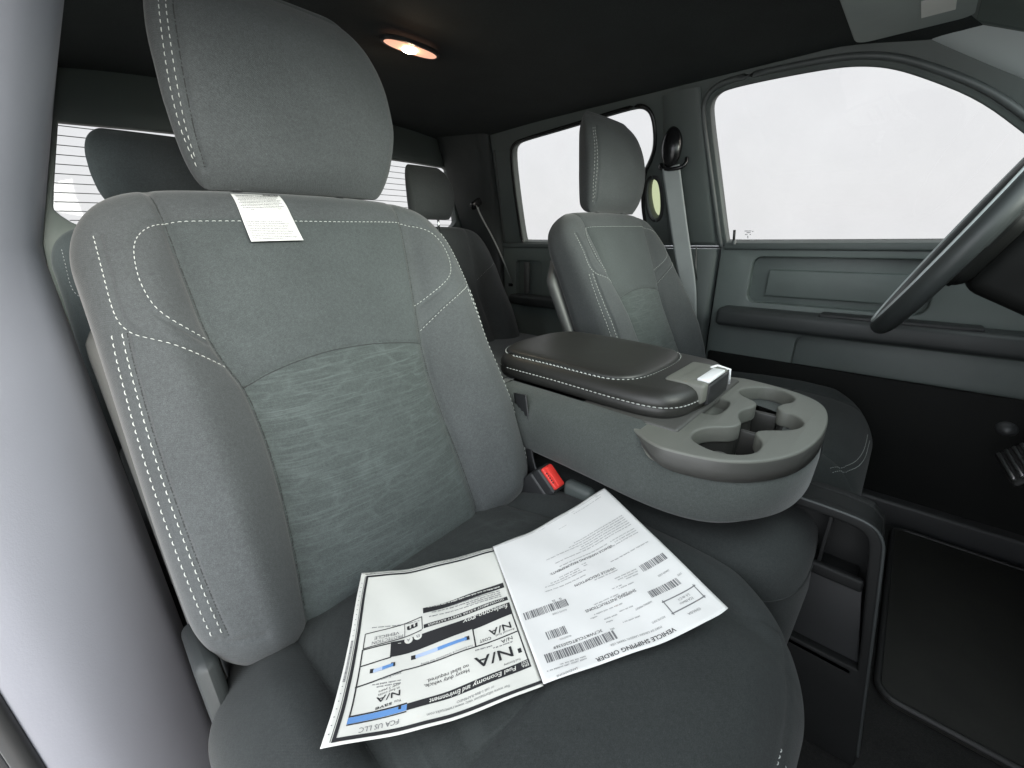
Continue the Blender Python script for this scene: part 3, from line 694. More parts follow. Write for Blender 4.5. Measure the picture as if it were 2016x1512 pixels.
# lower seat block under it
pl2=smooth_poly([(.238,.03),(.240,-.20),(.243,-.36),(.250,-.46),(.275,-.52),(.33,-.548),(.42,-.552),(.52,-.545),(.58,-.52),(.612,-.45),(.62,-.30),(.62,.03)],it=3)
rows=[]
for z,dn in [(.10,.02),(.13,.004),(.20,.0),(.28,-.004),(.31,-.002),(.340,.0),(.362,.004),(.376,.014),(.386,.030),(.390,.05)]:
    p=inset(pl2,dn); rows.append(np.c_[p,np.full(len(p),z)])
rows+=cap_rows(rows[-1])
lb=loft('lower_block',np.array(rows),'shaded_fabric',cc)  # darker cloth puts the shade below the console body into the colour
p=inset(pl2,-.001); tube('seam',np.c_[p[10:-10],np.full(len(p)-20,.330)],.0014,'seam_shadow',lb,6)
# plastic plate with the three joined cup wells and a shallow pocket
pt=np.array([q for q in plan if q[1]<-.255]); 
k0=np.argmin(np.abs(pt[:,0]-.24)+np.abs(pt[:,1]+.255)); 
hole=smooth_poly([(.533,-.378),(.555,-.381),(.578,-.394),(.593,-.41),(.594,-.433),(.578,-.456),(.556,-.469),(.531,-.467),(.512,-.456),(.494,-.453),(.481,-.460),(.482,-.473),(.472,-.487),(.452,-.499),(.427,-.498),(.403,-.485),(.385,-.462),(.372,-.452),(.360,-.456),(.345,-.467),(.327,-.471),(.304,-.47),(.285,-.46),(.271,-.441),(.268,-.418),(.279,-.392),(.294,-.383),(.313,-.381),(.338,-.388),(.355,-.402),(.366,-.417),(.386,-.425),(.402,-.416),(.425,-.408),(.448,-.410),(.470,-.420),(.490,-.420),(.500,-.408),(.511,-.390)],it=2)
pocket=smooth_poly([(.392,-.340),(.384,-.374),(.395,-.394),(.466,-.393),(.478,-.372),(.478,-.340)],it=2)
def plate_edge(extra):
    d=-extra+.034*smst((plan[:,1]+.375)/.085); e=1e-3
    base=inset(plan,1.0)-plan
    return plan+base*d[:,None]
plate_out=[(.330,-.255)]+[tuple(q) for q in plate_edge(.001) if q[1]<-.285]+[(.56,-.255)]
TM=Matrix.Translation((0,0,.5165))
tray=sheet('cup_tray',[plate_out,hole.tolist(),pocket.tolist()],.021,TM,'tray_plastic',cc,.003)
# side band of the tray
arc=[q for q in plate_edge(.0035) if q[1]<-.315]
arc=np.array(arc); n=len(arc); hgt=.029*smst((-.285-arc[:,1])/.11)+.001
prof=[(0,0.0),(.0015,-.004),(.0015,-1),(-.004,-1)]
Wn=[]
for (dx,dv) in [(-.006,.0015),(-.001,.0010),(.0010,-.003),(.0012,-.5),(.0008,-1.0),(-.006,-1.02)]:
    tt=np.gradient(arc,axis=0); tt/=np.linalg.norm(tt,axis=1)[:,None]; nn=np.stack([tt[:,1],-tt[:,0]],1); nn*=np.sign(((arc-np.array([.43,-.30]))*nn).sum(1).mean()); q=arc+nn*dx; z=.5285+np.where(dv>-.1,dv,dv*hgt); Wn.append(np.c_[q,z+0*q[:,0]])
band=mesh('tray_band',np.array(Wn).reshape(-1,3),grid_faces(6,n,False),'band_plastic',tray)
def well(name,L,z0,z1,mat,parent,ins=.006):
    L=np.array(L); a=np.c_[inset(L,-.0015),np.full(len(L),z0)]; b=np.c_[inset(L,ins*.3),np.full(len(L),z1+.006)]; c=np.c_[inset(L,ins),np.full(len(L),z1)]
    W=np.array([a,b,c]); return mesh(name,W.reshape(-1,3),grid_faces(3,len(L)).tolist()+[[2*len(L)+i for i in range(len(L))]],mat,parent)
well('cup_well',hole,.5255,.440,'cup_plastic',tray); well('pocket_floor',pocket,.5265,.511,'tray_plastic',tray,.003)
for c,r in (((.547,-.425),.046),((.432,-.453),.046),((.318,-.427),.049)):
    a=np.linspace(0,2*np.pi,49); tube('cup_ring',[(c[0]+r*.80*math.cos(q),c[1]+r*.80*math.sin(q),.4415) for q in a],.0025,'cup_plastic',tray,8)
bm=bmesh.new(); ell(bm,(.306,-.424,.482),(.0255,.0255,.030)); bm_obj('rubber_dome',bm,'band_plastic',tray)
boxo('well_divider',(.388,-.470,.441),(.397,-.425,.518),'cup_plastic',tray,.003,2); boxo('well_divider',(.487,-.455,.441),(.496,-.418,.516),'cup_plastic',tray,.003,2)
# hinge shelf between lid and plate
boxo('hinge_shelf',(.292,-.368,.520),(.590,-.20,.534),'band_plastic',cc,.006,3)
# padded lid
lidp=smooth_poly([(.299,.045),(.299,-.10),(.300,-.26),(.304,-.322),(.325,-.350),(.365,-.362),(.43,-.366),(.50,-.364),(.545,-.352),(.570,-.325),(.577,-.26),(.578,-.10),(.578,.045)],it=3)
rows=[]
for z,dn in [(.531,.012),(.533,.003),(.540,.000),(.549,-.001),(.5515,.0012),(.554,.0),(.560,.001),(.567,.005),(.572,.012),(.5745,.020),(.575,.028)]:
    p=inset(lidp,dn); rows.append(np.c_[p,z+.004*smst((p[:,1]+.30)/.2)])
rows+=cap_rows(rows[-1])
lid=loft('lid',np.array(rows),'vinyl',cc)
padp=smooth_poly([(.318,.040),(.317,-.10),(.318,-.225),(.335,-.258),(.37,-.274),(.43,-.279),(.50,-.277),(.545,-.262),(.562,-.235),(.563,-.10),(.562,.040)],it=3)
rows=[]
for z,dn in [(.570,.0),(.5765,.0002),(.5795,.003),(.5812,.009),(.5822,.017),(.583,.022)]:
    p=inset(padp,dn); rows.append(np.c_[p,z+.004*smst((p[:,1]+.30)/.2)])
rows+=cap_rows(rows[-1],.0015)
pad=loft('pad',np.array(rows),'vinyl',lid)
def ring_stitch(P3,nrm,seg=.0058,gap=.0026,r=.0010):
    P3=np.array(P3); d=np.r_[0,np.cumsum(np.linalg.norm(np.diff(P3,axis=0),axis=1))]; L=[];x=0
    while x+seg<d[-1]:
        t=np.linspace(x,x+seg*random.uniform(.9,1.08),5); q=np.stack([np.interp(t,d,P3[:,k]) for k in range(3)],1)+np.array(nrm)*np.array([-.0012,.0003,.0005,.0003,-.0012])[:,None]
        L.append(tube_vf(q,np.array([.55,1,1,1,.55])*r,6,up=(0,0,1) if abs(nrm[2])<.5 else (1,0,0))); x+=seg+gap
    return L
p=inset(padp,-.0035); q=np.c_[p,.5745+.004*smst((p[:,1]+.30)/.2)]
L=ring_stitch(q,(0,0,1.))
p=inset(lidp,-.0004); q=np.c_[p,.5525+.004*smst((p[:,1]+.30)/.2)]
L+=ring_stitch(q,(-.5,-.5,.3),r=.0009)
V,Fc=joinvf(L); s=mesh('stitching',V,Fc,'thread',lid); s['kind']='stuff'
p=inset(padp,-.0006); tube('seam',np.c_[p,.5752+.004*smst((p[:,1]+.30)/.2)],.0014,'seam_shadow',lid,6)
# latch at the front of the lid
lt=boxo('latch_plate',(.378,-.3685,.5445),(.502,-.303,.5795),'tray_plastic',cc,.006,3)
boxo('latch_recess',(.398,-.3655,.578),(.482,-.325,.5805),'tray_plastic',lt,.001,2)
surf('sky_lit_chrome',(.80,.81,.82),.30,0,1,.001,.03)  # whitish colour paints the sky's reflection in the chrome
boxo('release_bar',(.395,-.3705,.5775),(.470,-.350,.5835),'sky_lit_chrome',lt,.0025,3)
tube('bright_edge',[(.474,-.345,.581),(.492,-.350,.5815),(.494,-.371,.578),(.494,-.3725,.552)],.0022,'sky_lit_chrome',lt,8)
boxo('front_face',(.396,-.3725,.540),(.488,-.364,.5755),'dark_plastic',lt,.003,3)
# ---------------------------------------------------------------- belt buckle
bk=thing('belt_buckle',(.25,-.19,.36),'black seat belt buckle with a red press button between near seat and console','buckle')
a=Vector((1,0,0)); b=Vector((0,-.75,-.66)).normalized(); n=a.cross(b); n=n if n.z>0 else -n
BMx=Matrix(((a.x,b.x,n.x,.2285),(a.y,b.y,n.y,-.1915),(a.z,b.z,n.z,.412),(0,0,0,1)))
boxo('housing',(-.016,-.025,-.075),(.016,.025,-.002),'dark_plastic',bk,.004,3,BMx)
boxo('collar',(-.0185,-.028,-.080),(.0185,.028,-.020),'dark_plastic',bk,.006,3,BMx)
boxo('press_button',(-.0115,-.021,-.006),(.0125,.021,.003),'red_button',bk,.002,3,BMx)
boxo('button_ridge',(-.004,-.019,.001),(.0115,.019,.0045),'red_button',bk,.0012,2,BMx)
L=[]
for k in range(5): L.append(([(BMx@Vector((-.0108+dx,-.0105+k*.0045+dy,.0033)))[:] for dx,dy in ((0,0),(.0030,0),(.0030,.0026),(0,.0026))],[[0,1,2,3]]))
V,Fc=joinvf(L); mesh('lettering',V,Fc,'ink',bk,False)
P=smooth_poly([(.247,-.165,.36),(.247,-.120,.40),(.247,-.112,.47),(.249,-.100,.535)],closed=False,it=3); V,Fc=ribbon_vf(P,.036,.003,(.2,1,.3)); mesh('strap',V,Fc,'dark_plastic',bk)
boxo('hinge_cover',(.238,-.262,.30),(.262,-.205,.405),'trim_plastic',bk,.010,3)

# ---------------------------------------------------------------- storage bin on the floor ahead of the console
bn=thing('storage_bin',(.46,-.58,0),'near-black storage bin standing on the floor in front of the console','storage bin')
def yfront(z): return -.612-.052*(1-z/.42)
def binpoly(ins): 
    return [(-.42-ins*0,.175+ins),(-.42,.428-ins),(-.575+ins*.3,.428-ins),(yfront(.40)+ins+.010,.420-ins),(yfront(.39)+ins,.395-ins*.5),(yfront(.175)+ins,.175+ins)]
outl=[(-.44,.0),(-.44,.432),(-.565,.432),(-.598,.427),(-.612,.412),(-.617,.385),(-.664,.04),(-.666,.0)]
inn=[(-.45,.185),(-.45,.424),(-.562,.424),(-.592,.420),(-.604,.408),(-.609,.385),(-.639,.19),(-.634,.185)]
BM2=Matrix(((0,0,1,.405),(1,0,0,0),(0,1,0,0),(0,0,0,1)))
sheet('rim',[smooth_poly(outl,it=1).tolist(),smooth_poly(inn,it=1).tolist()],.012,BM2,'bin_plastic',bn,.003)
sheet('back_panel',[outl],.012,shift(BM2,.055),'bin_plastic',bn,.002)
P=np.array([(.405,y,z) for y,z in outl[1:]]); P2=P+np.array([.055,0,0]); mesh('outer_wall',np.stack([P,P2]).reshape(-1,3),grid_faces(2,len(P),False),'bin_plastic',bn)
sheet('face_panel',[[(-.45,.186),(-.45,.322),(-.610,.322),(-.634,.186)]],.008,shift(BM2,.012),'dark_plastic',bn,.001)
boxo('shelf',(.408,-.604,.318),(.458,-.45,.325),'bin_plastic',bn,.002); boxo('divider',(.410,-.560,.325),(.458,-.555,.415),'bin_plastic',bn,.001)
boxo('shelf_lip',(.400,-.612,.316),(.412,-.45,.336),'bin_plastic',bn,.004,3)
boxo('floor_lip',(.396,-.634,.170),(.415,-.45,.188),'dark_plastic',bn,.006,3)
P=smooth_poly([(.398,-.44,.434),(.398,-.565,.434),(.398,-.602,.429),(.398,-.616,.412),(.398,-.621,.385),(.398,-.668,.03)],closed=False,it=3); tube('rim_edge',P,.0020,'dash_plastic',bn,8)

# ---------------------------------------------------------------- floor mat, pedal, steering wheel
fm=thing('floor_mat',(.85,-.85,0),'dark rubber floor mat with raised edge in the driver footwell','floor mat')
mp=rrect(.560,-1.08,1.17,-.685,.03); TMm=Matrix.Translation((0,0,.008)); sheet('base',[mp],.008,TMm,'mat_rubber',fm,.003)
P=np.array([(x,y,.013) for x,y in mp]); V,F_=tube_vf(P,.006,8,closed=True); mesh('raised_edge',V,F_,'rubber',fm)
for k in range(13):
    y=-.72-.025*k; tube('rib',[(.585,y,.0125),(1.145,y,.0118)],.0028,'rubber',fm,6)
bp2=thing('brake_pedal',(1.02,-.85,.36),'brake pedal with a ribbed bright pad at the right edge','pedal')
PMx=Matrix.Translation((1.03,-.83,.345))@Matrix.Rotation(math.radians(38),4,'X')@Matrix.Rotation(math.radians(12),4,'Z')
boxo('pad',(-.06,-.012,-.045),(.06,.004,.045),'rubber',bp2,.008,3,PMx)
for k in range(6): boxo('rib',(-.052,.002,-.038+k*.014),(.052,.008,-.031+k*.014),'steel',bp2,.002,2,PMx)
tube('arm',[(1.03,-.84,.35),(1.03,-.93,.40),(1.03,-.99,.55)],.012,'dark_plastic',bp2,8)
bm=bmesh.new(); ell(bm,(.955,-.772,.425),(.020,.016,.014)); bm_obj('pivot_cap',bm,'dark_plastic',bp2)
sw=thing('steering_wheel',(.90,-.66,.785),'steering wheel seen almost edge on at the right','steering wheel')
wn=Vector((0,.9,.436)); wu=Vector((0,-.436,.9)); wc=Vector((.908,-.624,.785))
def wp(a,r,d): return wc+Vector((1,0,0))*(r*math.cos(a))+wu*(r*math.sin(a))+wn*d
A=np.linspace(0,2*np.pi,97)[:-1]; V,F_=tube_vf(np.array([wp(a,.187,0)[:] for a in A]),.0195,14,r2=.0180,up=tuple(wn),closed=True); mesh('rim',V,F_,'wheel_leather',sw)
V,F_=tube_vf(np.array([wp(a,.188,.0165)[:] for a in A]),.0042,8,up=tuple(wn),closed=True); mesh('rim_highlight',V,F_,'light_trim',sw)  # pale ring added as the painted reflection along the rim
hm=Matrix(((1,0,0,wc.x),(0,wu.y,wn.y,wc.y),(0,wu.z,wn.z,wc.z),(0,0,0,1)))
boxo('airbag_cover',(-.085,-.075,-.050),(.085,.065,-.002),'near_black_plastic',sw,.03,5,hm)
for a,wd in ((math.radians(8),.03),(math.radians(172),.03),(math.radians(270),.045)):
    m4=hm@Matrix.Rotation(a,4,'Z'); boxo('spoke',(.07,-wd,-.020),(.182,wd,-.004),'dash_plastic',sw,.006,3,m4)
boxo('column_cowl',(-.065,-.07,-.30),(.065,.06,-.045),'near_black_plastic',sw,.025,4,hm)
tube('stalk',[hm@Vector(p) for p in ((-.06,.0,-.10),(-.13,.02,-.085),(-.20,.045,-.07))],np.array([.007,.008,.011]),'near_black_plastic',sw,10)

# ---------------------------------------------------------------- roof items
dl=thing('dome_lamp',(.455,.435,1.24),'lit oval dome lamp with a glowing warm bulb in the dark headliner','lamp')
def lens(zc,sx,sy,sz): 
    bm=bmesh.new(); ell(bm,(.457,.434,zc),(sx,sy,sz),None,40,12); return bm
zr=roofz((.457-.44)/.712,.434)-.012
ol=[(.457+.074*np.sign(math.cos(a))*abs(math.cos(a))**.8,.434+.0235*np.sign(math.sin(a))*abs(math.sin(a))**.9) for a in np.linspace(0,2*np.pi,64,endpoint=False)]
sheet('bezel',[off(ol,.0035),off(ol,-.001)],.005,Matrix.Translation((0,0,zr-.001)),'dark_plastic',dl,.002)
rows=[]
for k,dn in ((0,0),(.001,.0005),(.0025,.003),(.004,.010)):
    p=inset(np.array(ol),dn); rows.append(np.c_[p,np.full(len(p),zr-.004-k)])
loft('lens',np.array(rows),'lens_glow',dl)
bm=bmesh.new(); ell(bm,(.452,.434,zr-.0085),(.019,.016,.004),None,24,12); bm_obj('bulb',bm,'bulb_glow',dl)
pl=bpy.data.lights.new('dome_lamp_light','POINT'); po=bpy.data.objects.new('dome_lamp_light',pl); COL.objects.link(po); pl.energy=.014; pl.color=(1,.55,.28); pl.shadow_soft_size=.012; po.location=(.452,.434,zr-.026)
sv=thing('sun_visor',(.90,-.45,1.20),'grey sun visor folded against the roof above the driver window, small white label on it','sun visor')
vp=rrect(.60,-.545,1.045,-.372,.022)
VM=Matrix.Translation((0,0,1.196))@Matrix.Rotation(math.radians(0),4,'Y')
sheet('panel',[vp],.014,VM,'visor_fabric',sv,.006)
boxo('label',(.90,-.518,1.1815),(.982,-.472,1.1825),'label_white',sv,.0003,1)
tube('pivot_rod',[(1.03,-.552,1.197),(1.00,-.556,1.197),(.64,-.556,1.197)],.005,'dark_plastic',sv,8)
ap=thing('front_pillar',(1.15,-.7,.95),'pale front pillar trim at the upper right corner','pillar')
rows=[]
for q in np.linspace(0,1,14):
    y=-.50-.62*q-.10*q*q; z=1.215-.40*q; x=1.27-SL*(z-.77)
    r=np.array([(x+.01,y+.030,z-.035),(x-.022,y+.010,z-.030),(x-.045,y-.045,z+.002),(x-.035,y-.085,z+.02),(x+.02,y-.09,z+.03)])
    rows.append(smooth_poly(r,closed=True,it=2))
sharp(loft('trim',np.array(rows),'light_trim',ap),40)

# ================================================================ papers
def rs_edge(P,n):
    P=np.array(P,float); d=np.r_[0,np.cumsum(np.linalg.norm(np.diff(P,axis=0),axis=1))]; t=np.linspace(0,d[-1],n)
    Q=np.stack([np.interp(t,d,P[:,k]) for k in range(3)],1)
    for _ in range(6): Q[1:-1]=.5*Q[1:-1]+.25*(Q[:-2]+Q[2:])
    return Q
class Sheet:
    """curled sheet of paper; a = reading direction 0..1, b = bottom to top of the print 0..1"""
    def __init__(s,bot,top,l,r,lift=0,n=61):
        b,t,l,r=[rs_edge(e,n) for e in (bot,top,l,r)]
        u=np.linspace(0,1,n)[None,:,None]; v=np.linspace(0,1,n)[:,None,None]
        S=(1-v)*b[None]+v*t[None]+(1-u)*l[:,None]+u*r[:,None]-((1-u)*(1-v)*b[0]+u*(1-v)*b[-1]+(1-u)*v*t[0]+u*v*t[-1])
        rp=.0007*np.sin(u[...,0]*9+1)*np.sin(v[...,0]*7)+.0005*np.sin(u[...,0]*17+v[...,0]*11)
        S[...,2]+=lift+rp; s.S=S; s.n=n
        N=np.cross(np.gradient(S,axis=1),np.gradient(S,axis=0)); N/=np.linalg.norm(N,axis=2)[...,None]; N*=np.sign(N[...,2:3].mean()); s.N=N
        s.w=np.linalg.norm(S[n//2,0]-S[n//2,-1]); s.h=np.linalg.norm(S[0,n//2]-S[-1,n//2])
    def at(s,ab,lift=.0004):
        ab=np.atleast_2d(np.asarray(ab,float)); x=np.clip(ab[:,0],0,1)*(s.n-1); y=np.clip(ab[:,1],0,1)*(s.n-1)
        i=np.minimum(x.astype(int),s.n-2); j=np.minimum(y.astype(int),s.n-2); fx=(x-i)[:,None]; fy=(y-j)[:,None]
        g=lambda A:(A[j,i]*(1-fx)+A[j,i+1]*fx)*(1-fy)+(A[j+1,i]*(1-fx)+A[j+1,i+1]*fx)*fy
        return g(s.S)+g(s.N)*lift
    def paper(s,name,mat,parent,th=.00025):
        n=s.n; A=s.S.reshape(-1,3); B=(s.S-s.N*th).reshape(-1,3); Fq=grid_faces(n,n,False); F_=Fq.tolist()+(Fq[:,::-1]+n*n).tolist()
        ring=list(range(n))+[k*n+n-1 for k in range(1,n)]+[(n-1)*n+k for k in range(n-2,-1,-1)]+[k*n for k in range(n-2,0,-1)]
        F_+=[[a,a+n*n,b+n*n,b] for a,b in zip(ring,ring[1:]+ring[:1])]
        return mesh(name,np.concatenate([A,B]),F_,mat,parent)
    def bar(s,a0,b0,a1,b1,lift=.0004):
        k=max(2,int(abs(a1-a0)*60)+1); m=max(2,int(abs(b1-b0)*60)+1)
        aa,bb=np.meshgrid(np.linspace(a0,a1,k),np.linspace(b0,b1,m)); return s.at(np.c_[aa.ravel(),bb.ravel()],lift),grid_faces(m,k,False).tolist()
    def quad(s,c,lift=.0004,k=24,m=4):
        c=np.array(c,float); u,v=np.meshgrid(np.linspace(0,1,k),np.linspace(0,1,m)); u=u.ravel()[:,None]; v=v.ravel()[:,None]
        P=(c[0]*(1-u)+c[1]*u)*(1-v)+(c[3]*(1-u)+c[2]*u)*v; return s.at(P,lift),grid_faces(m,k,False).tolist()
    def text(s,body,a0,a1,b0,h,b1=None,lift=.0006,bold=0.0,shear=0):
        cu=bpy.data.curves.new('t','FONT'); cu.body=body; cu.size=1; cu.resolution_u=2; cu.offset=bold; cu.shear=shear
        o=bpy.data.objects.new('t',cu); COL.objects.link(o); dg=bpy.context.evaluated_depsgraph_get(); me=bpy.data.meshes.new_from_object(o.evaluated_get(dg))
        V=np.array([v.co[:2] for v in me.vertices]); F_=[list(p.vertices) for p in me.polygons]
        bpy.data.objects.remove(o); bpy.data.curves.remove(cu); bpy.data.meshes.remove(me)
        x0,x1=V[:,0].min(),V[:,0].max(); t=(V[:,0]-x0)/(x1-x0); b1=b0 if b1 is None else b1
        return s.at(np.c_[a0+(a1-a0)*t, b0+(b1-b0)*t+V[:,1]/.72*h],lift),F_
    def lines(s,rows,lift=.0005):
        L=[]
        for a0,a1,b,h in rows:
            x=a0
            while x<a1-.004:
                wl=random.uniform(.012,.045); x1=min(x+wl,a1); y=x
                while y<x1-.002:
                    cw=random.uniform(.0035,.006); hh=h*random.uniform(.6,1.0); L.append(s.bar(y,b,min(y+cw,x1),b+hh,lift)); y+=cw+.0018
                x=x1+.006
        return L
    def barcode(s,a0,a1,b0,b1,mod=.0035):
        L=[];x=a0
        while x<a1:
            wv=random.choice((1,1,1,2,2,3))*mod; L.append(s.bar(x,b0,min(x+wv,a1),b1)); x+=wv+random.choice((1,1,2))*mod
        return L
def put(name,L,mat,parent,each=True):
    if each and len(L)<=40:
        for v,f in L: mesh(name,v,f,mat,parent,False)
        return
    V,Fc=joinvf(L); o=mesh(name,V,Fc,mat,parent,False); o['kind']='stuff'; return o
def fine(name,L,mat,parent): put(name,L,mat,parent,False)
# --- window sticker sheet
st=Sheet([(.0459,-.2313,.4039),(-.0095,-.2022,.403),(-.0556,-.1783,.4044),(-.0826,-.1575,.4061),(-.0978,-.1439,.4073)],
 [(-.0504,-.3974,.4041),(-.0916,-.3782,.4068),(-.1334,-.3589,.411),(-.1662,-.3406,.4154),(-.1955,-.3213,.4202),(-.2172,-.3072,.4242)],
 [(.0459,-.2313,.4039),(-.0504,-.3974,.4041)],
 [(-.0978,-.1439,.4073),(-.1189,-.1734,.4094),(-.1504,-.2211,.4132),(-.1741,-.2543,.4166),(-.1974,-.285,.4205),(-.2172,-.3072,.4242)])
tk=thing('window_sticker',(-.09,-.27,.40),'cream fuel economy sticker sheet with black frame and blue bars lying on the near seat','paper')
st.paper('sheet','paper_cream',tk)
put('border_line',[st.bar(.0,.972,.962,.988),st.bar(.946,.040,.962,.972),st.bar(.0,.030,.962,.045),st.bar(.966,.035,.969,.985),st.bar(.0,.018,.97,.022)],'ink',tk)
K=[]
K+= [st.quad([(.025,.846),(.664,.876),(.664,.906),(.025,.890)])]
K+= [st.quad([(.020,.470),(.586,.490),(.764,.530),(.764,.540)],k=2,m=2)] if False else []
K+= [st.quad([(.022,.478),(.290,.497),(.290,.582),(.026,.560)]),st.quad([(.289,.497),(.765,.532),(.765,.622),(.289,.576)])]
K+= [st.quad([(.018,.326),(.574,.350),(.574,.388),(.020,.364)]),st.quad([(.024,.434),(.576,.464),(.576,.488),(.024,.460)])]
def frame(a0,b0,a1,b1,t,skew=0):
    return [st.bar(a0,b0,a1,b0+t),st.bar(a0,b1-t,a1,b1),st.bar(a0,b0,a0+t*1.1,b1),st.bar(a1-t*1.1,b0,a1,b1)]
K+=[st.quad([(.026,.560),(.034,.560),(.034,.850),(.026,.850)])]
K+=[st.quad([(.030,.674),(.700,.702),(.700,.708),(.030,.681)]),st.quad([(.285,.575),(.293,.577),(.296,.690),(.288,.690)]),st.quad([(.285,.574),(.764,.618),(.918,.650),(.918,.656)],k=2,m=2)] if False else [st.quad([(.030,.674),(.700,.702),(.700,.708),(.030,.681)]),st.quad([(.285,.575),(.293,.577),(.296,.690),(.288,.690)])]
K+=[st.quad([(.758,.618),(.920,.650),(.920,.656),(.758,.625)]),st.quad([(.695,.702),(.922,.754),(.922,.761),(.695,.709)])]
K+=[st.bar(.913,.56,.920,.90),st.quad([(.762,.534),(.918,.560),(.918,.566),(.762,.541)]),st.quad([(.755,.535),(.763,.536),(.762,.62),(.754,.62)])]
K+=[st.quad([(.582,.405),(.915,.466),(.915,.471),(.582,.411)]),st.bar(.912,.468,.917,.558),st.quad([(.582,.406),(.587,.407),(.587,.490),(.582,.490)]),st.quad([(.588,.490),(.915,.553),(.915,.558),(.588,.496)]),st.quad([(.687,.43),(.690,.43),(.690,.515),(.687,.515)])]
K+=[st.quad([(.664,.870),(.920,.888),(.920,.894),(.664,.877)]),st.quad([(.664,.908),(.920,.924),(.920,.929),(.664,.913)])]
K+=[st.bar(.318,.612,.345,.636),st.bar(.626,.632,.652,.656),st.bar(.735,.652,.757,.674),st.bar(.842,.672,.862,.694)]
K+=[st.bar(.048,.775,.068,.800),st.bar(.690,.880,.703,.895,.0008)]
put('print_block',K,'ink',tk)
put('blue_bar',[st.quad([(.664,.879),(.920,.896),(.920,.924),(.664,.906)],.0006),st.quad([(.335,.616),(.505,.625),(.505,.645),(.335,.634)],.0006),st.quad([(.745,.656),(.80,.668),(.80,.686),(.745,.674)],.0006)],'ink_blue',tk)
surf('ink_blue_pale',(.42,.52,.72),.7)
put('pale_blue_bar',[st.quad([(.505,.625),(.628,.634),(.628,.653),(.505,.645)],.0006),st.quad([(.80,.668),(.845,.677),(.845,.694),(.80,.686)],.0006)],'ink_blue_pale',tk)
def disc(s,a,b,ra,n=24,lift=.0008):
    rb=ra*s.w/s.h; P=[(a,b)]+[(a+ra*math.cos(q),b+rb*math.sin(q)) for q in np.linspace(0,2*np.pi,n,endpoint=False)]
    return s.at(P,lift),[[0,1+k,1+(k+1)%n] for k in range(n)]
put('white_badge',[disc(st,.612,.527,.024),disc(st,.666,.536,.024)],'paper_cream',tk)
put('reversed_lettering',[st.text('fuelecono',.04,.235,.487,.030,.493,.0008,.01,.3),st.text('.gov',.24,.34,.499,.028,.503,.0008,.01,.3),st.text('Fuel Economy',.105,.345,.860,.022,.872,.0008,.015,.2),st.text('and Environment',.355,.56,.874,.022,.882,.0008,.015,.2),
 st.text('GOVERNMENT 5-STAR SAFETY RATINGS',.05,.55,.442,.013,.470,.0008,.01),st.text('EPA',.035,.075,.868,.014,None,.0008,.01),st.text('DOT',.035,.075,.852,.014,None,.0008,.01)],'paper_cream',tk)
fine('small_reversed_print',st.lines([(.05,.55,.347,.010)],.0008)+[st.bar(.708,.545,.726,.548,.0008)],'paper_cream',tk)
put('lettering',[st.text('N/A',.098,.315,.748,.058,.752,.0006,.01),st.text('N/A',.06,.20,.607,.040,.616,.0006,.01),st.text('N/A',.700,.812,.803,.027,.821,.0006,.01),st.text('N/A',.075,.145,.694,.020,.697),
 st.text('Fuel Economy',.07,.165,.826,.012,.830),st.text('COST',.195,.265,.655,.018,.657,.0006,.005),st.text('Annual fuel',.045,.165,.652,.012,.655),st.text('Heavy duty vehicle,',.350,.585,.795,.019,.806),st.text('no label required.',.350,.570,.771,.019,.782),
 st.text('You',.692,.725,.846,.013,.850),st.text('save',.735,.81,.853,.018,.866,.0006,.01),st.text('in fuel costs',.705,.805,.786,.012,.806),st.text('over 5 years',.705,.805,.770,.012,.790),st.text('m',.612,.675,.440,.036,.452,.0006,.04)],'ink',tk)
put('small_lettering',[st.text('FCA US LLC',.695,.86,.936,.022,.946),st.text('For more information visit: www.ramtrucks.com',.165,.570,.938,.014,.944),st.text('or call 1-866-RAMINFO',.240,.430,.918,.012,.924),st.text('VEHICLE',.72,.86,.470,.020,.492),st.text('PROTECTION',.70,.87,.492,.020,.520),
 st.text('B',.602,.622,.519,.018,None,.0010),st.text('A',.657,.676,.528,.018,None,.0010),st.text('Fuel Economy & Greenhouse Gas Rating',.310,.60,.672,.011,.690),st.text('Smog Rating',.70,.80,.712,.011,.730)],'ink_grey',tk)
fine('small_print',st.lines([(.06,.40,.375,.008),(.06,.52,.390,.008),(.06,.30,.404,.008),(.06,.54,.417,.008),(.60,.88,.428,.006),(.20,.30,.706,.008),(.08,.2,.722,.008),(.70,.84,.752,.007),(.70,.83,.766,.006)]),'ink_grey',tk)
P=[]
for b in np.linspace(.09,.95,26): P.append(st.bar(.980,b,.986,b+.004))
for b in np.linspace(.50,.72,34): P.append(st.bar(.976,b,.988,b+.004))
fine('edge_mark',P+st.lines([(.90,.95,.012,.004),(.1,.4,.010,.004)]),'ink_grey',tk)
# --- shipping order sheet
od=Sheet([(.2346,-.2885,.4278),(.1612,-.2695,.4147),(.0953,-.2522,.4071),(.0459,-.2313,.4039)],
 [(.1451,-.4982,.4125),(.1336,-.4952,.411),(.1021,-.4804,.4077),(.0617,-.46,.4047),(.0015,-.4255,.403),(-.0504,-.3974,.4041)],
 [(.2346,-.2885,.4278),(.2186,-.3259,.4245),(.1888,-.4008,.419),(.1604,-.4637,.4146),(.1451,-.4982,.4125)],
 [(.0459,-.2313,.4039),(-.0504,-.3974,.4041)],.0022)
ot=thing('shipping_order',(.09,-.37,.40),'white vehicle shipping order sheet with barcodes lying on the near seat','paper')
od.paper('sheet','paper_white',ot)
fine('barcode',od.barcode(.589,.952,.864,.912),'ink_grey',ot)
for q in ((.799,.903,.745,.793),(.725,.973,.591,.639),(.100,.300,.748,.788),(.050,.235,.594,.637)): fine('barcode',od.barcode(*q),'ink_grey',ot)
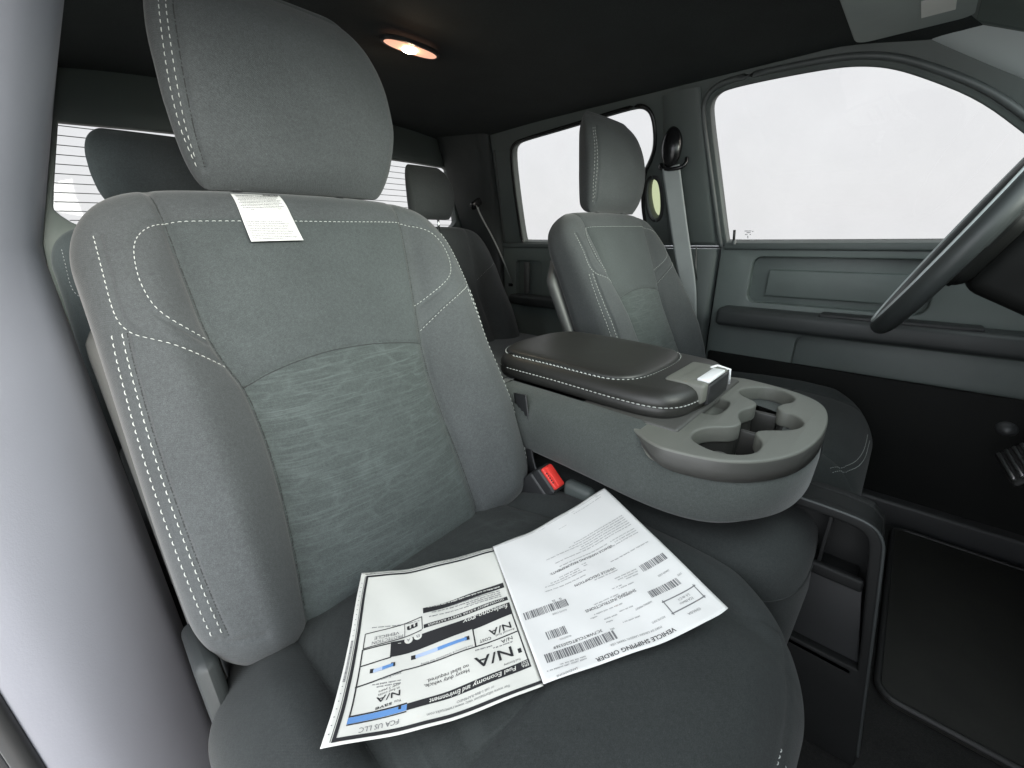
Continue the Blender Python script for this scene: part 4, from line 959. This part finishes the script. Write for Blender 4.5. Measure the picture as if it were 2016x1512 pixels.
put('lettering',[od.text('VEHICLE SHIPPING ORDER',.308,.738,.958,.021,.966,.0005,.012),od.text('SHIPPING INSTRUCTIONS',.350,.662,.706,.017,.704),od.text('VEHICLE DESCRIPTION',.363,.639,.534,.016,.530),od.text('VEHICLE HANDLING REQUIREMENTS:',.279,.736,.394,.016,.390)],'ink',ot)
put('vehicle_number',[od.text('3C7WRTCL8TG203369',.638,.896,.838,.016,.838),od.text('G    22',.745,.80,.575,.014,.575)],'ink',ot)
put('small_lettering',[od.text('SANDAMONE',.832,.936,.978,.011,.984),od.text('PORT OF ORIGIN: LAREDO, TEXAS, USA',.359,.642,.928,.010,.928),od.text('ROUTE INFO',.311,.388,.894,.010,.894),od.text('OH/USA',.124,.201,.930,.013,.930),od.text('S.A. de C.V.',.11,.19,.846,.014,.848),od.text('FCA México',.11,.195,.868,.014,.870),
 od.text('SHIPPING WEIGHT',.316,.421,.800,.010,.802),od.text('DEALER CODE',.10,.18,.690,.010,.692),od.text('DATE',.055,.082,.738,.010,.738),od.text('PRODUCTION',.79,.85,.806,.010,.806),od.text('ROUTE CODE',.75,.83,.655,.010,.655),od.text('VIN:',.575,.60,.852,.010,.852)],'ink_grey',ot)
rows=[]
for k in range(6): rows.append((.065,random.uniform(.45,.78),.252+.017*k,.0075))
for k in range(4): rows.append((.070+.0*k,random.uniform(.25,.36),.372+.017*k,.0075)) if k<3 else None
rows+=[(.30,.66,.372,.0075),(.068,.366,.490,.0075),(.548,.813,.500,.0075),(.53,.80,.470,.0075),(.56,.76,.455,.0075),(.56,.70,.440,.0075),(.50,.53,.440,.0075),(.50,.53,.425,.0075),(.36,.52,.556,.0075),(.26,.42,.600,.0075),(.26,.40,.615,.0075),(.27,.36,.630,.0075),(.33,.43,.665,.0075),(.40,.47,.650,.0075),(.40,.47,.700,.0075),(.45,.60,.690,.0075),
 (.55,.63,.745,.0075),(.46,.55,.745,.0075),(.42,.50,.780,.0075),(.52,.60,.790,.0075),(.56,.60,.810,.0075),(.42,.52,.840,.0075),(.62,.66,.760,.0075),(.773,.97,.948,.0075),(.773,.90,.936,.0075),(.071,.12,.028,.006),(.085,.36,.048,.006),(.45,.52,.10,.004),(.33,.36,.03,.004),(.60,.66,.03,.004)]
fine('small_print',od.lines(rows),'ink_pale',ot)
B4=[(.049,.826),(.266,.828),(.266,.904),(.051,.899)]
def fr(s,c,t):
    L=[]
    for (p,q) in zip(c,c[1:]+c[:1]):
        p=np.array(p);q=np.array(q);d=(q-p)/np.linalg.norm(q-p);n=np.array([-d[1],d[0]])*t; L.append(s.quad([p-d*t,q+d*t,q+d*t+n,p-d*t+n],.0004,12,2))
    return L
put('box_line',fr(od,B4,.006),'ink_grey',ot)
put('tear_line',[od.bar(.10,.020,.30,.0225),od.bar(.38,.020,.58,.0225),od.bar(.68,.020,.92,.0225)],'ink_pale',ot)
# --- hang tag
W,U,S,K=back_grid(200,420); N=grid_normals(W); ft=lerp_surface(W,N,U,K,S[:,0])
def tagrow(u0,u1,s,lift,n=9): 
    R=[]
    for u in np.linspace(u0,u1,n): a,nn=ft(u,s); R.append(a+nn*lift)
    return np.array(R)
tg=Sheet.__new__(Sheet); n=41; SS=np.zeros((n,n,3))
for j in range(n):
    v=j/(n-1)                 # 0 bottom .. 1 top
    s_=.4775+(.551-.4775)*v; u0=-.0808+.0006*v; u1=-.0158-.0050*v; SS[j]=tagrow(u0,u1,s_,.0016+.006*(1-v)**2,n)
tg.S=SS; tg.n=n; NN=np.cross(np.gradient(SS,axis=1),np.gradient(SS,axis=0)); NN/=np.linalg.norm(NN,axis=2)[...,None]; tg.N=NN*np.sign((NN*BN).sum(-1).mean()); tg.w=.062; tg.h=.08
tt=thing('paper_tag',(-.05,.09,.83),'white instruction tag hanging from the near headrest over the backrest','tag')
tg.paper('sheet','tag_paper',tt)
fine('barcode',tg.barcode(.64,.96,.955,.99,.008),'ink',tt)
rows=[(.06,.95,.945,.017)]
rows+=[(.06+.03*(k%2),.94-.12*random.random(),.895-.033*k,.017) for k in range(8)]
rows+=[(.05,.75,.385,.017)]+[(.05,.92-.15*random.random(),.345-.034*k,.017) for k in range(10)]
fine('small_print',tg.lines(rows,.0003),'ink',tt)
fine('heading',tg.lines([(.07,.42,.925,.016),(.46,.92,.925,.016),(.22,.30,.63,.014),(.62,.96,.635,.010)],.0003),'ink',tt)
def stroke(s,P,t=.004):
    L=[]
    for p,q in zip(P[:-1],P[1:]):
        p=np.array(p,float);q=np.array(q,float);d=(q-p)/np.linalg.norm(q-p);nn=np.array([-d[1],d[0]])*t; L.append(s.quad([p,q,q+nn,p+nn],.0003,4,2))
    return L
fine('drawing',stroke(tg,[(.08,.62),(.20,.615),(.30,.62),(.38,.59),(.55,.60),(.66,.57),(.72,.50),(.66,.45),(.58,.47),(.50,.56)])+stroke(tg,[(.22,.60),(.20,.52),(.14,.46)])+stroke(tg,[(.36,.60),(.28,.50),(.24,.42)])+stroke(tg,[(.44,.57),(.40,.50),(.42,.44)])+stroke(tg,[(.50,.56),(.47,.48),(.50,.44)])+stroke(tg,[(.72,.58),(.80,.58),(.78,.53),(.70,.54)])+stroke(tg,[(.80,.56),(.86,.50),(.84,.44),(.92,.41)]),'ink',tt)
